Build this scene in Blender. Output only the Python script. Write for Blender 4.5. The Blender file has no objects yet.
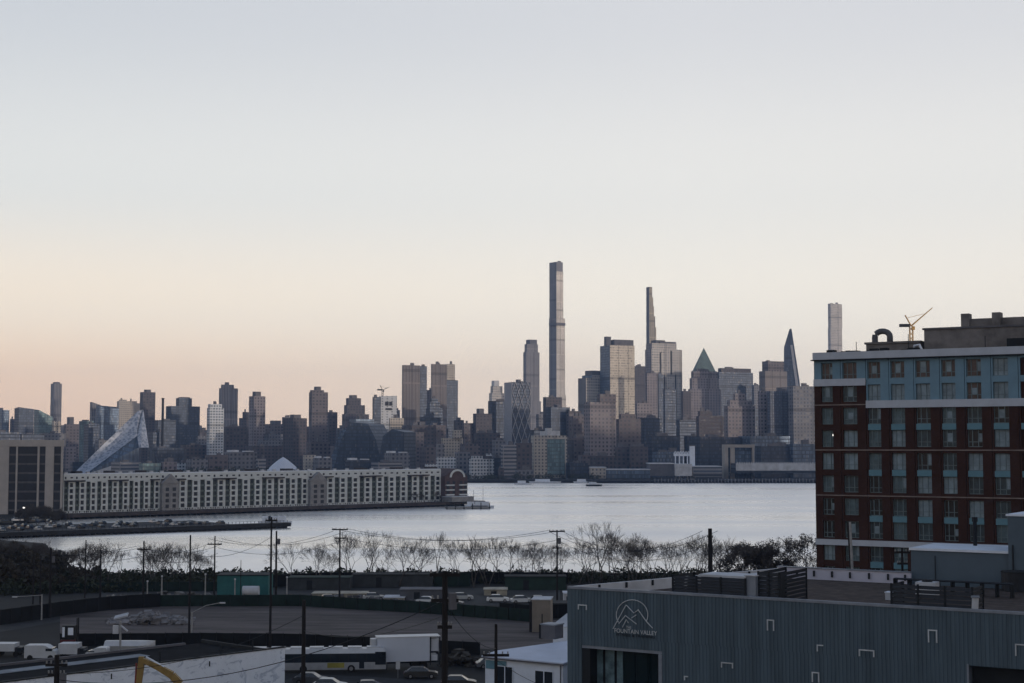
import bpy, bmesh, math, random
from mathutils import Vector, Matrix
random.seed(7)
SC = bpy.context.scene
COL = SC.collection
rad = math.radians

# ------------------------------------------------------------------ camera
F = 1500.0; HOR = 446.0; CX, CY = 512.0, 341.5; CAMZ = 34.0
PT = math.atan((HOR-CY)/F); PC, PS = math.cos(PT), math.sin(PT)
cam_d = bpy.data.cameras.new('camera'); cam = bpy.data.objects.new('camera', cam_d); COL.objects.link(cam)
cam.location = (0, 0, CAMZ); cam.rotation_euler = (math.pi/2+PT, 0, 0)
cam_d.sensor_width = 36; cam_d.lens = F/1024*36; cam_d.clip_end = 30000; cam_d.clip_start = 0.5
SC.camera = cam

def W(px, py, D):
    a = (px-CX)/F; b = (CY-py)/F
    t = D/(PC-b*PS)
    return Vector((a*t, D, CAMZ+(PS+b*PC)*t))
def AX(px, py):
    b = (CY-py)/F
    return (px-CX)/F/(PC-b*PS)
def G(px, py, z=3.0):
    a = (px-CX)/F; b = (CY-py)/F
    t = (z-CAMZ)/(PS+b*PC)
    return Vector((a*t, t*(PC-b*PS), z))
def ZY(py, D): return W(512, py, D).z

# ------------------------------------------------------------------ materials
def new_mat(name):
    m = bpy.data.materials.new(name); m.use_nodes = True
    nt = m.node_tree; b = nt.nodes['Principled BSDF']
    return m, nt, b
def mat(name, col, rough=0.8, metal=0.0, var=0.25, scale=0.6, spec=0.3, bump=0.0, stretch=(1,1,1), var2=None):
    m, nt, b = new_mat(name)
    b.inputs['Roughness'].default_value = rough; b.inputs['Metallic'].default_value = metal
    b.inputs['Specular IOR Level'].default_value = spec
    tc = nt.nodes.new('ShaderNodeTexCoord'); mp = nt.nodes.new('ShaderNodeMapping')
    mp.inputs['Scale'].default_value = stretch
    nt.links.new(tc.outputs['Object'], mp.inputs['Vector'])
    n = nt.nodes.new('ShaderNodeTexNoise'); n.inputs['Scale'].default_value = scale; n.inputs['Detail'].default_value = 6
    n.inputs['Roughness'].default_value = 0.65
    nt.links.new(mp.outputs[0], n.inputs['Vector'])
    r = nt.nodes.new('ShaderNodeValToRGB')
    c = Vector(col)
    lo = c*(1-var); hi = c*(1+var) if var2 is None else Vector(var2)
    r.color_ramp.elements[0].position = 0.3; r.color_ramp.elements[0].color = (*lo, 1)
    r.color_ramp.elements[1].position = 0.7; r.color_ramp.elements[1].color = (*hi, 1)
    nt.links.new(n.outputs['Fac'], r.inputs['Fac']); nt.links.new(r.outputs['Color'], b.inputs['Base Color'])
    if bump:
        bp = nt.nodes.new('ShaderNodeBump'); bp.inputs['Strength'].default_value = bump; bp.inputs['Distance'].default_value = 0.3
        nt.links.new(n.outputs['Fac'], bp.inputs['Height']); nt.links.new(bp.outputs[0], b.inputs['Normal'])
    return m
def brick_mat(name, c1, c2, mortar, scale=1.0, w=0.22, h=0.075):
    m, nt, b = new_mat(name); b.inputs['Roughness'].default_value = .9; b.inputs['Specular IOR Level'].default_value = .2
    tc = nt.nodes.new('ShaderNodeTexCoord'); sp = nt.nodes.new('ShaderNodeSeparateXYZ'); cb = nt.nodes.new('ShaderNodeCombineXYZ')
    nt.links.new(tc.outputs['Object'], sp.inputs[0]); nt.links.new(sp.outputs['X'], cb.inputs['X']); nt.links.new(sp.outputs['Z'], cb.inputs['Y'])
    t = nt.nodes.new('ShaderNodeTexBrick'); t.inputs['Scale'].default_value = scale
    t.inputs['Brick Width'].default_value = w; t.inputs['Row Height'].default_value = h; t.inputs['Mortar Size'].default_value = .008
    t.inputs['Color1'].default_value = (*c1,1); t.inputs['Color2'].default_value = (*c2,1); t.inputs['Mortar'].default_value = (*mortar,1)
    nt.links.new(cb.outputs[0], t.inputs['Vector'])
    n = nt.nodes.new('ShaderNodeTexNoise'); n.inputs['Scale'].default_value = .35; n.inputs['Detail'].default_value = 5
    nt.links.new(tc.outputs['Object'], n.inputs['Vector'])
    mx = nt.nodes.new('ShaderNodeMix'); mx.data_type = 'RGBA'; mx.blend_type = 'MULTIPLY'; mx.inputs[0].default_value = .6
    nt.links.new(t.outputs['Color'], mx.inputs[6]); nt.links.new(n.outputs['Fac'], mx.inputs[7])
    nt.links.new(mx.outputs[2], b.inputs['Base Color'])
    return m
def facade(name, wall, glass, floor=3.3, bay=2.4, wf=0.55, hf=0.5, gm=0.6, gr=0.18, blinds=0.25, wr=0.75):
    """window grid on UVs measured in metres"""
    m, nt, b = new_mat(name); N = nt.nodes; L = nt.links
    uv = N.new('ShaderNodeUVMap'); sp = N.new('ShaderNodeSeparateXYZ'); L.new(uv.outputs[0], sp.inputs[0])
    def M(op, a, c=None):
        n = N.new('ShaderNodeMath'); n.operation = op
        for i, v in ((0, a), (1, c)):
            if v is None: continue
            if isinstance(v, (int, float)): n.inputs[i].default_value = v
            else: L.new(v, n.inputs[i])
        return n.outputs[0]
    u = M('DIVIDE', sp.outputs['X'], bay); v = M('DIVIDE', sp.outputs['Y'], floor)
    fu = M('FRACT', u); fv = M('FRACT', v)
    mk = M('MULTIPLY', M('LESS_THAN', M('ABSOLUTE', M('SUBTRACT', fu, .5)), wf/2), M('LESS_THAN', M('ABSOLUTE', M('SUBTRACT', fv, .5)), hf/2))
    cb = N.new('ShaderNodeCombineXYZ'); L.new(M('FLOOR', u), cb.inputs[0]); L.new(M('FLOOR', v), cb.inputs[1])
    oi = N.new('ShaderNodeObjectInfo'); L.new(oi.outputs['Random'], cb.inputs[2])
    wn = N.new('ShaderNodeTexWhiteNoise'); L.new(cb.outputs[0], wn.inputs['Vector'])
    # broad patches too
    nz = N.new('ShaderNodeTexNoise'); nz.inputs['Scale'].default_value = .03; nz.inputs['Detail'].default_value = 4
    tc = N.new('ShaderNodeTexCoord'); L.new(tc.outputs['Object'], nz.inputs['Vector'])
    gcol = N.new('ShaderNodeValToRGB'); g = Vector(glass)
    cr = gcol.color_ramp; cr.elements[0].position = 0; cr.elements[0].color = (*(g*.55), 1)
    cr.elements[1].position = 1-blinds; cr.elements[1].color = (*(g*1.25), 1)
    e = cr.elements.new(min(1.0, 1-blinds+.02)); e.color = (*(g*.7+Vector((.22,.21,.19))*(.35+min(1,max(wall)*1.3))*.75), 1)
    L.new(wn.outputs['Value'], gcol.inputs[0])
    wcol = N.new('ShaderNodeValToRGB'); w = Vector(wall)
    wcol.color_ramp.elements[0].position=.3; wcol.color_ramp.elements[0].color = (*(w*.8),1); wcol.color_ramp.elements[1].position=.7; wcol.color_ramp.elements[1].color = (*(w*1.2),1)
    L.new(nz.outputs['Fac'], wcol.inputs[0])
    mx = N.new('ShaderNodeMix'); mx.data_type='RGBA'; L.new(mk, mx.inputs[0]); L.new(wcol.outputs[0], mx.inputs[6]); L.new(gcol.outputs[0], mx.inputs[7])
    # service floors and wider pier lines break the grid
    sf=M('SUBTRACT',1,M('MULTIPLY',M('LESS_THAN',M('FRACT',M('DIVIDE',v,17 if floor<20 else 1.13)),.06),.38))
    sv=M('SUBTRACT',1,M('MULTIPLY',M('LESS_THAN',M('FRACT',M('ADD',M('DIVIDE',u,7),.2)),.14),.30))
    fac=M('MULTIPLY',sf,sv)
    sm=N.new('ShaderNodeVectorMath'); sm.operation='SCALE'; L.new(mx.outputs[2],sm.inputs[0]); L.new(fac,sm.inputs['Scale'])
    L.new(sm.outputs[0], b.inputs['Base Color'])
    L.new(M('MULTIPLY', mk, gm*.6), b.inputs['Metallic'])
    L.new(M('ADD', M('MULTIPLY', mk, gr+.3-wr), wr), b.inputs['Roughness'])
    b.inputs['Specular IOR Level'].default_value = .4
    return m

FM = {
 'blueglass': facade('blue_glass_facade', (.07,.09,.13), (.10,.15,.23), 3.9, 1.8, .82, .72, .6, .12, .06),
 'darkglass': facade('dark_glass_facade', (.035,.042,.058), (.045,.065,.105), 3.8, 2.0, .8, .68, .6, .14, .06),
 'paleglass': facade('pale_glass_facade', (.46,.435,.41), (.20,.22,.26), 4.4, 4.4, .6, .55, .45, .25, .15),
 'goldglass': facade('sunlit_glass_facade', (.56,.51,.44), (.44,.41,.37), 3.9, 2.4, .8, .55, .3, .32, .1),  # sunlight put into the colour of the silver tower's sunward face
 'tealglass': facade('teal_glass_facade', (.09,.13,.15), (.12,.20,.23), 3.8, 2.2, .8, .7, .5, .15, .08),
 'brown': facade('brown_brick_facade', (.132,.116,.128), (.025,.032,.05), 4.4, 5.2, .5, .5, .3, .2, .2),
 'darkbrown': facade('dark_brick_facade', (.078,.07,.082), (.018,.026,.042), 4.2, 5.0, .5, .5, .3, .2, .12),
 'tanstrip': facade('tan_striped_facade', (.22,.195,.19), (.07,.075,.095), 60.0, 2.2, .42, .97, .3, .2, .0),
 'grey': facade('grey_masonry_facade', (.175,.18,.205), (.035,.05,.08), 4.2, 4.6, .5, .52, .4, .2, .14),
 'greystrip': facade('grey_ribbed_facade', (.22,.215,.23), (.07,.08,.11), 80.0, 3.2, .45, .97, .4, .2, .0),
 'pink': facade('pinkish_stone_facade', (.225,.205,.225), (.045,.05,.07), 4.2, 4.8, .45, .5, .4, .2, .14),
 'white': facade('white_grid_facade', (.52,.56,.62), (.08,.11,.16), 3.2, 3.4, .6, .55, .4, .2, .12),
 'whitewall': facade('white_wall_facade', (.50,.53,.58), (.12,.15,.2), 3.4, 7.0, .3, .4, .4, .2, .12),
 'cream': facade('cream_stone_facade', (.42,.39,.355), (.09,.10,.125), 3.3, 3.6, .42, .5, .4, .2, .1),
 'band': facade('banded_facade', (.26,.26,.28), (.06,.08,.12), 3.6, 60, .97, .48, .5, .2, .0),
 'dotted': facade('dark_dotted_facade', (.075,.085,.115), (.10,.13,.19), 3.1, 3.0, .5, .55, .4, .2, .3),
 'supertall': facade('supertall_sunlit_facade', (.66,.62,.57), (.34,.34,.36), 60, 1.9, .42, .97, .4, .3, 0),  # tallest tower's lit face, painted paler than its other side
 'sunlitribs': facade('sunlit_ribbed_facade', (.42,.37,.29), (.16,.15,.13), 60, 2.4, .5, .97, .4, .3, 0),  # needle's sunward face, warm light painted into the ribs
}
M_ROOF = mat('dark_roofing', (.045,.045,.05), .9, scale=.3)
M_PLANT = mat('grey_plant_room', (.12,.12,.135), .8, scale=.3)
M_PALEROOF = mat('pale_membrane', (.5,.52,.56), .7, scale=.2)
M_WHITE = mat('white_paint', (.70,.76,.86), .6, var=.12, scale=.4)
M_WHITE_ST = mat('stained_white_paint', (.82,.88,.97), .7, var=.06, scale=.8, stretch=(1,1,.4))
def stain(m):
    nt=m.node_tree; b=nt.nodes['Principled BSDF']; src=b.inputs['Base Color'].links[0].from_socket
    tc=nt.nodes.new('ShaderNodeTexCoord'); mp=nt.nodes.new('ShaderNodeMapping'); mp.inputs['Scale'].default_value=(.35,1,.6); nt.links.new(tc.outputs['Object'],mp.inputs[0])
    n=nt.nodes.new('ShaderNodeTexNoise'); n.inputs['Scale'].default_value=1.1; n.inputs['Detail'].default_value=7; n.inputs['Distortion'].default_value=1.6; n.inputs['Roughness'].default_value=.7; nt.links.new(mp.outputs[0],n.inputs['Vector'])
    r=nt.nodes.new('ShaderNodeValToRGB'); e=r.color_ramp.elements; e[0].position=.40; e[0].color=(.42,.47,.55,1); e[1].position=.47; e[1].color=(1,1,1,1); nt.links.new(n.outputs['Fac'],r.inputs[0])
    x=nt.nodes.new('ShaderNodeMix'); x.data_type='RGBA'; x.blend_type='MULTIPLY'; x.inputs[0].default_value=.65; nt.links.new(src,x.inputs[6]); nt.links.new(r.outputs[0],x.inputs[7]); nt.links.new(x.outputs[2],b.inputs['Base Color'])
stain(M_WHITE_ST)
M_STEEL = mat('galvanised_steel', (.28,.29,.31), .45, .6, scale=2)
M_BLACK = mat('black_paint', (.012,.013,.016), .6, scale=2)
M_WOOD = mat('weathered_dark_timber', (.018,.016,.017), .9, scale=3, stretch=(1,1,.2))
M_PALEPOLE = mat('pale_concrete', (.3,.3,.3), .8, scale=2)
M_GLASSD = mat('dark_window_glass', (.02,.026,.035), .08, .0, var=.4, scale=.2, spec=.8)
M_TYRE = mat('tyre_rubber', (.015,.015,.016), .9)
M_RIM = mat('wheel_rim', (.3,.3,.32), .4, .8)

# ------------------------------------------------------------------ mesh builder
class MB:
    def __init__(s): s.v=[]; s.f=[]; s.uv=[]; s.mi=[]
    def face(s, pts, uv=None, mi=0):
        n=len(s.v); s.v += [tuple(p) for p in pts]; s.f.append(list(range(n,n+len(pts))))
        s.uv.append(uv if uv else [(p[0],p[1]) for p in pts]); s.mi.append(mi)
    def box(s, x0,y0,z0,x1,y1,z1, M=None, mi=0, top=None):
        P=[(x0,y0,z0),(x1,y0,z0),(x1,y1,z0),(x0,y1,z0),(x0,y0,z1),(x1,y0,z1),(x1,y1,z1),(x0,y1,z1)]
        if M is not None: P=[tuple(M@Vector(p)) for p in P]
        lx,ly=abs(x1-x0),abs(y1-y0); z_0,z_1=z0,z1
        for q,(a,l) in (((0,1,5,4),(0,lx)),((1,2,6,5),(lx,ly)),((2,3,7,6),(lx+ly,lx)),((3,0,4,7),(2*lx+ly,ly))):
            s.face([P[i] for i in q],[(a,z_0),(a+l,z_0),(a+l,z_1),(a,z_1)],mi)
        s.face([P[i] for i in (4,5,6,7)],None,mi if top is None else top)
        s.face([P[i] for i in (3,2,1,0)],None,mi)
        return s
    def prism(s, foot, z0, tops, mi=0, top=1, topfoot=None, first=None):
        """foot: ccw xy list; tops: z or list"""
        n=len(foot)
        if not isinstance(tops,(list,tuple)): tops=[tops]*n
        tf = topfoot or foot
        a=0
        for i in range(n):
            j=(i+1)%n; p,q=foot[i],foot[j]; l=math.hypot(q[0]-p[0],q[1]-p[1])
            tp,tq=tf[i],tf[j]
            s.face([(p[0],p[1],z0),(q[0],q[1],z0),(tq[0],tq[1],tops[j]),(tp[0],tp[1],tops[i])],[(a,z0),(a+l,z0),(a+l,tops[j]),(a,tops[i])],first if (first is not None and i==0) else mi)
            a+=l
        s.face([(tf[i][0],tf[i][1],tops[i]) for i in range(n)],None,top)
        s.face([(foot[i][0],foot[i][1],z0) for i in reversed(range(n))],None,mi)
        return s
    def tube(s, pts, r, n=6, mi=0, cap=True):
        pts=[Vector(p) for p in pts]
        rs = r if isinstance(r,(list,tuple)) else [r]*len(pts)
        rings=[]
        for i,p in enumerate(pts):
            d=(pts[min(i+1,len(pts)-1)]-pts[max(i-1,0)]).normalized()
            up=Vector((0,0,1)) if abs(d.z)<.9 else Vector((1,0,0))
            a=d.cross(up).normalized(); b=d.cross(a)
            base=len(s.v)
            for k in range(n):
                t=2*math.pi*k/n; s.v.append(tuple(p+(a*math.cos(t)+b*math.sin(t))*rs[i]))
            rings.append(base)
        for i in range(len(rings)-1):
            A,B=rings[i],rings[i+1]
            for k in range(n):
                q=[A+k,A+(k+1)%n,B+(k+1)%n,B+k]; s.f.append(q); s.uv.append([(0,0)]*4); s.mi.append(mi)
        if cap:
            for A in (rings[0],rings[-1]):
                s.f.append([A+k for k in range(n)]); s.uv.append([(0,0)]*n); s.mi.append(mi)
        return s
    def cyl(s, c, r, h, n=16, mi=0, axis='z', r2=None):
        c=Vector(c); d={'z':Vector((0,0,h)),'x':Vector((h,0,0)),'y':Vector((0,h,0))}[axis]
        return s.tube([c,c+d],[r,r if r2 is None else r2],n,mi)
    def build(s, name, mats, parent=None, smooth=False):
        me=bpy.data.meshes.new(name); me.from_pydata(s.v,[],s.f)
        uvl=me.uv_layers.new(name='UVMap'); k=0
        fl=[c for u in s.uv for p in u for c in p]
        uvl.data.foreach_set('uv',fl)
        if not isinstance(mats,(list,tuple)): mats=[mats]
        for m in mats: me.materials.append(m)
        me.polygons.foreach_set('material_index',[min(i,len(mats)-1) for i in s.mi])
        if smooth: me.polygons.foreach_set('use_smooth',[True]*len(s.f))
        me.update()
        o=bpy.data.objects.new(name,me); COL.objects.link(o)
        if parent: o.parent=parent
        return o
def tag(o,label,cat,group=None):
    o['label']=label; o['category']=cat
    if group: o['group']=group
    return o
def thing(name,label,cat,loc=(0,0,0),rz=0,group=None):
    o=bpy.data.objects.new(name,None); COL.objects.link(o); o.location=loc; o.rotation_euler=(0,0,rz); o.empty_display_size=.5
    return tag(o,label,cat,group)
def struct(o,kind='structure'):
    o['kind']=kind; return o
def dup(o,loc=None,rz=None,scale=None,label=None,group=None,parent=None):
    c=o.copy(); COL.objects.link(c); c.parent=parent
    for ch in o.children: dup(ch,parent=c)
    if loc is not None: c.location=loc
    if rz is not None: c.rotation_euler=(0,0,rz)
    if scale is not None: c.scale=(scale,)*3 if isinstance(scale,(int,float)) else scale
    if label: c['label']=label
    if group: c['group']=group
    return c

# ------------------------------------------------------------------ world and sun
wd=bpy.data.worlds.new('World'); SC.world=wd; wd.use_nodes=True
nt=wd.node_tree; nt.nodes.clear(); N=nt.nodes; L=nt.links
SUN_EL=3.2; SUN_DIR=Vector((.85,-.53,0)).normalized()   # towards the sun, behind and to one side
tc=N.new('ShaderNodeTexCoord'); sp=N.new('ShaderNodeSeparateXYZ'); L.new(tc.outputs['Generated'],sp.inputs[0])
def ramp(stops,inp):
    r=N.new('ShaderNodeValToRGB'); r.color_ramp.interpolation='EASE'
    es=r.color_ramp.elements
    es[0].position=stops[0][0]; es[0].color=(*stops[0][1],1); es[1].position=stops[-1][0]; es[1].color=(*stops[-1][1],1)
    for p,c in stops[1:-1]:
        e=es.new(p); e.color=(*c,1)
    L.new(inp,r.inputs[0]); return r.outputs[0]
WARM=[(0,(1.0,.66,.41)),(.035,(1.0,.70,.48)),(.09,(.88,.745,.62)),(.17,(.66,.65,.645)),(.29,(.51,.52,.555)),(.50,(.22,.265,.36)),(1,(.12,.16,.24))]
PALE=[(0,(.98,.84,.66)),(.035,(.96,.83,.68)),(.09,(.88,.81,.725)),(.17,(.745,.72,.695)),(.29,(.605,.60,.62)),(.50,(.24,.28,.37)),(1,(.12,.16,.24))]
a=ramp(WARM,sp.outputs['Z']); b=ramp(PALE,sp.outputs['Z'])
# warmer towards the far-left horizon
mr=N.new('ShaderNodeMapRange'); mr.inputs['From Min'].default_value=-.36; mr.inputs['From Max'].default_value=.12
L.new(sp.outputs['X'],mr.inputs['Value'])
mx=N.new('ShaderNodeMix'); mx.data_type='RGBA'; L.new(mr.outputs[0],mx.inputs[0]); L.new(a,mx.inputs[6]); L.new(b,mx.inputs[7])
sky=N.new('ShaderNodeTexSky'); sky.sky_type='NISHITA'; sky.sun_disc=False
sky.sun_elevation=rad(SUN_EL); sky.sun_rotation=math.atan2(SUN_DIR.x,SUN_DIR.y); sky.dust_density=2.0
sc1=N.new('ShaderNodeVectorMath'); sc1.operation='SCALE'; sc1.inputs['Scale'].default_value=.06; L.new(sky.outputs[0],sc1.inputs[0])
sc2=N.new('ShaderNodeVectorMath'); sc2.operation='SCALE'; sc2.inputs['Scale'].default_value=1.12; mb_=N.new('ShaderNodeMapRange'); mb_.inputs['From Min'].default_value=-.6; mb_.inputs['From Max'].default_value=.6; mb_.inputs['To Min'].default_value=.85; mb_.inputs['To Max'].default_value=1
L.new(sp.outputs['Y'],mb_.inputs['Value']); sc3=N.new('ShaderNodeVectorMath'); sc3.operation='SCALE'; L.new(mb_.outputs[0],sc3.inputs['Scale']); L.new(mx.outputs[2],sc3.inputs[0])
L.new(sc3.outputs[0],sc2.inputs[0])
ad=N.new('ShaderNodeVectorMath'); ad.operation='ADD'; L.new(sc1.outputs[0],ad.inputs[0]); L.new(sc2.outputs[0],ad.inputs[1])
bg=N.new('ShaderNodeBackground'); L.new(ad.outputs[0],bg.inputs['Color']); bg.inputs['Strength'].default_value=1
ow=N.new('ShaderNodeOutputWorld'); L.new(bg.outputs[0],ow.inputs['Surface'])
sd=bpy.data.lights.new('sun','SUN'); sd.energy=1.75; sd.angle=rad(.6); sd.color=(1,.83,.66)
so=bpy.data.objects.new('sun',sd); COL.objects.link(so)
ray=-(SUN_DIR*math.cos(rad(SUN_EL))+Vector((0,0,math.sin(rad(SUN_EL)))))
so.rotation_euler=ray.to_track_quat('-Z','Y').to_euler()
SC.view_settings.view_transform='Standard'; SC.view_settings.look='None'; SC.view_settings.gamma=1; SC.view_settings.exposure=0
SC.cycles.use_denoising=True; SC.cycles.max_bounces=5; SC.cycles.volume_bounces=1; SC.cycles.diffuse_bounces=2; SC.cycles.glossy_bounces=3
SC.cycles.caustics_reflective=False; SC.cycles.caustics_refractive=False; SC.render.film_transparent=False

# haze
hb=MB().box(-4200,-1300,-3,4200,9300,498)
hm=bpy.data.materials.new('haze_air'); hm.use_nodes=True; hn=hm.node_tree; hn.nodes.clear()
pv=hn.nodes.new('ShaderNodeVolumePrincipled'); pv.inputs['Density'].default_value=6.5e-5; pv.inputs['Color'].default_value=(.42,.62,1.0,1)
pv.inputs['Anisotropy'].default_value=0.0
ho=hn.nodes.new('ShaderNodeOutputMaterial'); hn.links.new(pv.outputs[0],ho.inputs['Volume'])
struct(hb.build('haze',hm),'stuff')

# ------------------------------------------------------------------ water and land
m,nt2,b2=new_mat('river_water')
b2.inputs['Base Color'].default_value=(.98,.955,.92,1); b2.inputs['Metallic'].default_value=.85; b2.inputs['Roughness'].default_value=.24; b2.inputs['IOR'].default_value=1.333
b2.inputs['Specular IOR Level'].default_value=.5
t2=nt2.nodes.new('ShaderNodeTexCoord'); mp=nt2.nodes.new('ShaderNodeMapping'); mp.inputs['Scale'].default_value=(.07,.26,1)
nt2.links.new(t2.outputs['Object'],mp.inputs[0])
n1=nt2.nodes.new('ShaderNodeTexNoise'); n1.inputs['Scale'].default_value=1; n1.inputs['Detail'].default_value=6; nt2.links.new(mp.outputs[0],n1.inputs['Vector'])
mp3=nt2.nodes.new('ShaderNodeMapping'); mp3.inputs['Scale'].default_value=(.002,.016,1); nt2.links.new(t2.outputs['Object'],mp3.inputs[0])
n3=nt2.nodes.new('ShaderNodeTexNoise'); n3.inputs['Scale'].default_value=1; n3.inputs['Detail'].default_value=5; nt2.links.new(mp3.outputs[0],n3.inputs['Vector'])
mrr=nt2.nodes.new('ShaderNodeMapRange'); mrr.inputs['From Min'].default_value=.35; mrr.inputs['From Max'].default_value=.65; mrr.inputs['To Min'].default_value=.1; mrr.inputs['To Max'].default_value=.9
nt2.links.new(n3.outputs['Fac'],mrr.inputs['Value'])
rgh=nt2.nodes.new('ShaderNodeMapRange'); rgh.inputs['From Min'].default_value=.38; rgh.inputs['From Max'].default_value=.62; rgh.inputs['To Min'].default_value=.22; rgh.inputs['To Max'].default_value=.36
nt2.links.new(n3.outputs['Fac'],rgh.inputs['Value']); nt2.links.new(rgh.outputs[0],b2.inputs['Roughness'])
bp=nt2.nodes.new('ShaderNodeBump'); bp.inputs['Distance'].default_value=1.5; nt2.links.new(mrr.outputs[0],bp.inputs['Strength']); nt2.links.new(n1.outputs['Fac'],bp.inputs['Height'])
nt2.links.new(bp.outputs[0],b2.inputs['Normal'])
wm=MB(); wm.face([(-4000,-1000,0),(4000,-1000,0),(4000,9000,0),(-4000,9000,0)])
struct(wm.build('water',m))

M_GROUND=mat('dark_ground',(.014,.014,.0145),.95,var=.45,scale=.08,bump=.3)
M_ASPH=mat('asphalt',(.028,.029,.032),.9,var=.5,scale=.35)
M_GRAVEL=mat('gravel_lot',(.090,.076,.074),.95,var=.55,scale=.16,stretch=(.5,2.0,1),bump=.3)
def land(name,poly,z,zb,m,side=None):
    b=MB(); b.prism(poly,zb,z,0,0); return struct(b.build(name,[m]))
# near shore land (our side); shoreline passes behind the bare trees
sl=[G(60,584,0.3),G(120,585,0.3),G(220,585,.3),G(340,584,.3),G(560,584,.3),G(760,584,.3),G(830,583,.3)]
poly=[(-1200,-900),(3500,-900),(3500,330)]+[(p.x,p.y) for p in reversed(sl)]
lp=[G(60,572,.3),G(45,552,.3),G(-20,546,.3),G(-60,545,.3)]
poly+=[(p.x,p.y) for p in lp]+[(-1200,560)]
land('ground',poly,3.0,-2,M_GROUND)
# far-side city ground
land('city_ground',[(-3800,1400),(3800,1378),(3800,8800),(-3800,8800)],2.2,-2,M_GROUND)
# unseen ridge added behind the camera to shade the near shore from low sun
rb=MB(); pr=Vector((SUN_DIR.y,-SUN_DIR.x,0)); c0=SUN_DIR*620
prof=[(-260,0),(-170,55),(-60,118),(60,126),(200,90),(330,2)]
nseg=40; rows=[]
for i in range(nseg+1):
    t=(i/nseg-.5)*3000
    rows.append([c0+pr*t+SUN_DIR*d+Vector((0,0,3+h*(1+.12*math.sin(t*.011+d)+.07*math.sin(t*.037)))) for d,h in prof])
for i in range(nseg):
    for k in range(len(prof)-1):
        rb.face([rows[i][k],rows[i][k+1],rows[i+1][k+1],rows[i+1][k]])
struct(rb.build('shading_hill',mat('wooded_shading_ridge',(.05,.05,.04),.95,scale=.02)))
# gravel lot, street
def sheet(name,px,z,m):
    b=MB(); b.face([ (p.x,p.y,z) for p in [G(x,y,z) for x,y in px]]); return struct(b.build(name,m))
sheet('gravel_lot',[(60,642),(300,641),(560,652),(600,640),(600,622),(535,619),(420,611),(300,605),(160,606),(60,612)][::-1][::1],3.01,M_GRAVEL)
sheet('street',[(270,672),(640,690),(640,720),(60,720),(200,690)][::1],3.006,M_ASPH)
sheet('service_road',[(0,632),(0,624),(70,615),(150,609),(150,613),(70,620)],3.008,M_ASPH)
sheet('yard_pavement',[(100,603),(560,606),(560,588),(100,588)],3.004,mat('yard_concrete',(.04,.042,.044),.9,var=.4,scale=.08))

# ------------------------------------------------------------------ skyline
NICK=[]  # (px centre, ytop, nickname)
ZB=2.2
def foot(x0,xs,x1,yt,D,a):
    A0,As,A1=AX(x0,yt),AX(xs,yt),AX(x1,yt); X=As*D; ca,sa=math.cos(a),math.sin(a)
    w=(A1*D-X)/(ca-A1*sa); d=(X-A0*D)/max(.12,(sa+A0*ca))
    C=Vector((X,D)); R=C+Vector((ca,sa))*w; Lf=C+Vector((-sa,ca))*d; Bk=R+Lf-C
    return [C,R,Bk,Lf]
def tower(name,label,cat,D,st,tiers,plants=(),a=None,nick=None,slant=None,roof=None,right=None):  # right: paler style that paints sunlight onto the sunward face
    """tiers: (x0,xs,x1,ytop[,style]) bottom first; plants: (x0,x1,ytop)"""
    xm=(tiers[0][0]+tiers[0][2])/2
    if a is None: a=rad(38 if xm<300 else 30 if xm<620 else 26)
    f0=foot(*tiers[0][:4],D,a); c=sum(f0,Vector((0,0)))/4
    root=thing(name,label,cat,(c.x,c.y,ZB))
    zprev=ZB; DD=D; yprev=None
    for i,t in enumerate(tiers):
        f=foot(*t[:4],DD,a); z=ZY(t[3],DD)
        loc=[(p.x-c.x,p.y-c.y) for p in f]
        tops=z-ZB
        if slant and i==len(tiers)-1:
            zl,zc,zr=[ZY(y,DD)-ZB for y in slant]; tops=[zc,zr,zl+zr-zc,zl]
        MB().prism(loc,zprev-ZB,tops,0,1,first=2).build('facade' if i==0 else 'upper_facade',[FM[t[4] if len(t)>4 else st],roof or M_ROOF,FM[right or (t[4] if len(t)>4 else st)]],root)
        zprev=z-.0; 
        sz=((f[1]-f[0]).length+(f[3]-f[0]).length)/2
        last=(DD,sz,z)
        DD=DD+sz*.22
    for k,p in enumerate(plants):
        x0,x1,yt=p[:3]; Dp=last[0]+last[1]*.3; f=foot(x0,x0+(x1-x0)*.35,x1,yt,Dp,a)
        MB().prism([(q.x-c.x,q.y-c.y) for q in f],last[2]-ZB-.02,ZY(yt,Dp)-ZB,0,0).build('roof_plant',[p[3] if len(p)>3 else M_PLANT],root)
    if not plants and not slant:
        rr=random.Random(int(xm*13)+int(D)); t=tiers[-1]; wpx=t[2]-t[0]; f=foot(*t[:4],last[0],a)
        for k in range(rr.choice((1,2,2,3))):
            q=rr.uniform(.12,.6); g=rr.uniform(.12,.3); q2=rr.uniform(.15,.5)
            e1=f[1]-f[0]; e2=f[3]-f[0]; o=f[0]+e1*q+e2*q2
            fp=[o,o+e1*g,o+e1*g+e2*.3,o+e2*.3]
            MB().prism([(p.x-c.x,p.y-c.y) for p in fp],last[2]-ZB-.02,last[2]-ZB+rr.uniform(1.5,4.5),0,0).build('roof_plant',M_PLANT,root)
    NICK.append((xm,tiers[-1][3],nick or label,D))
    return root,c
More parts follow.
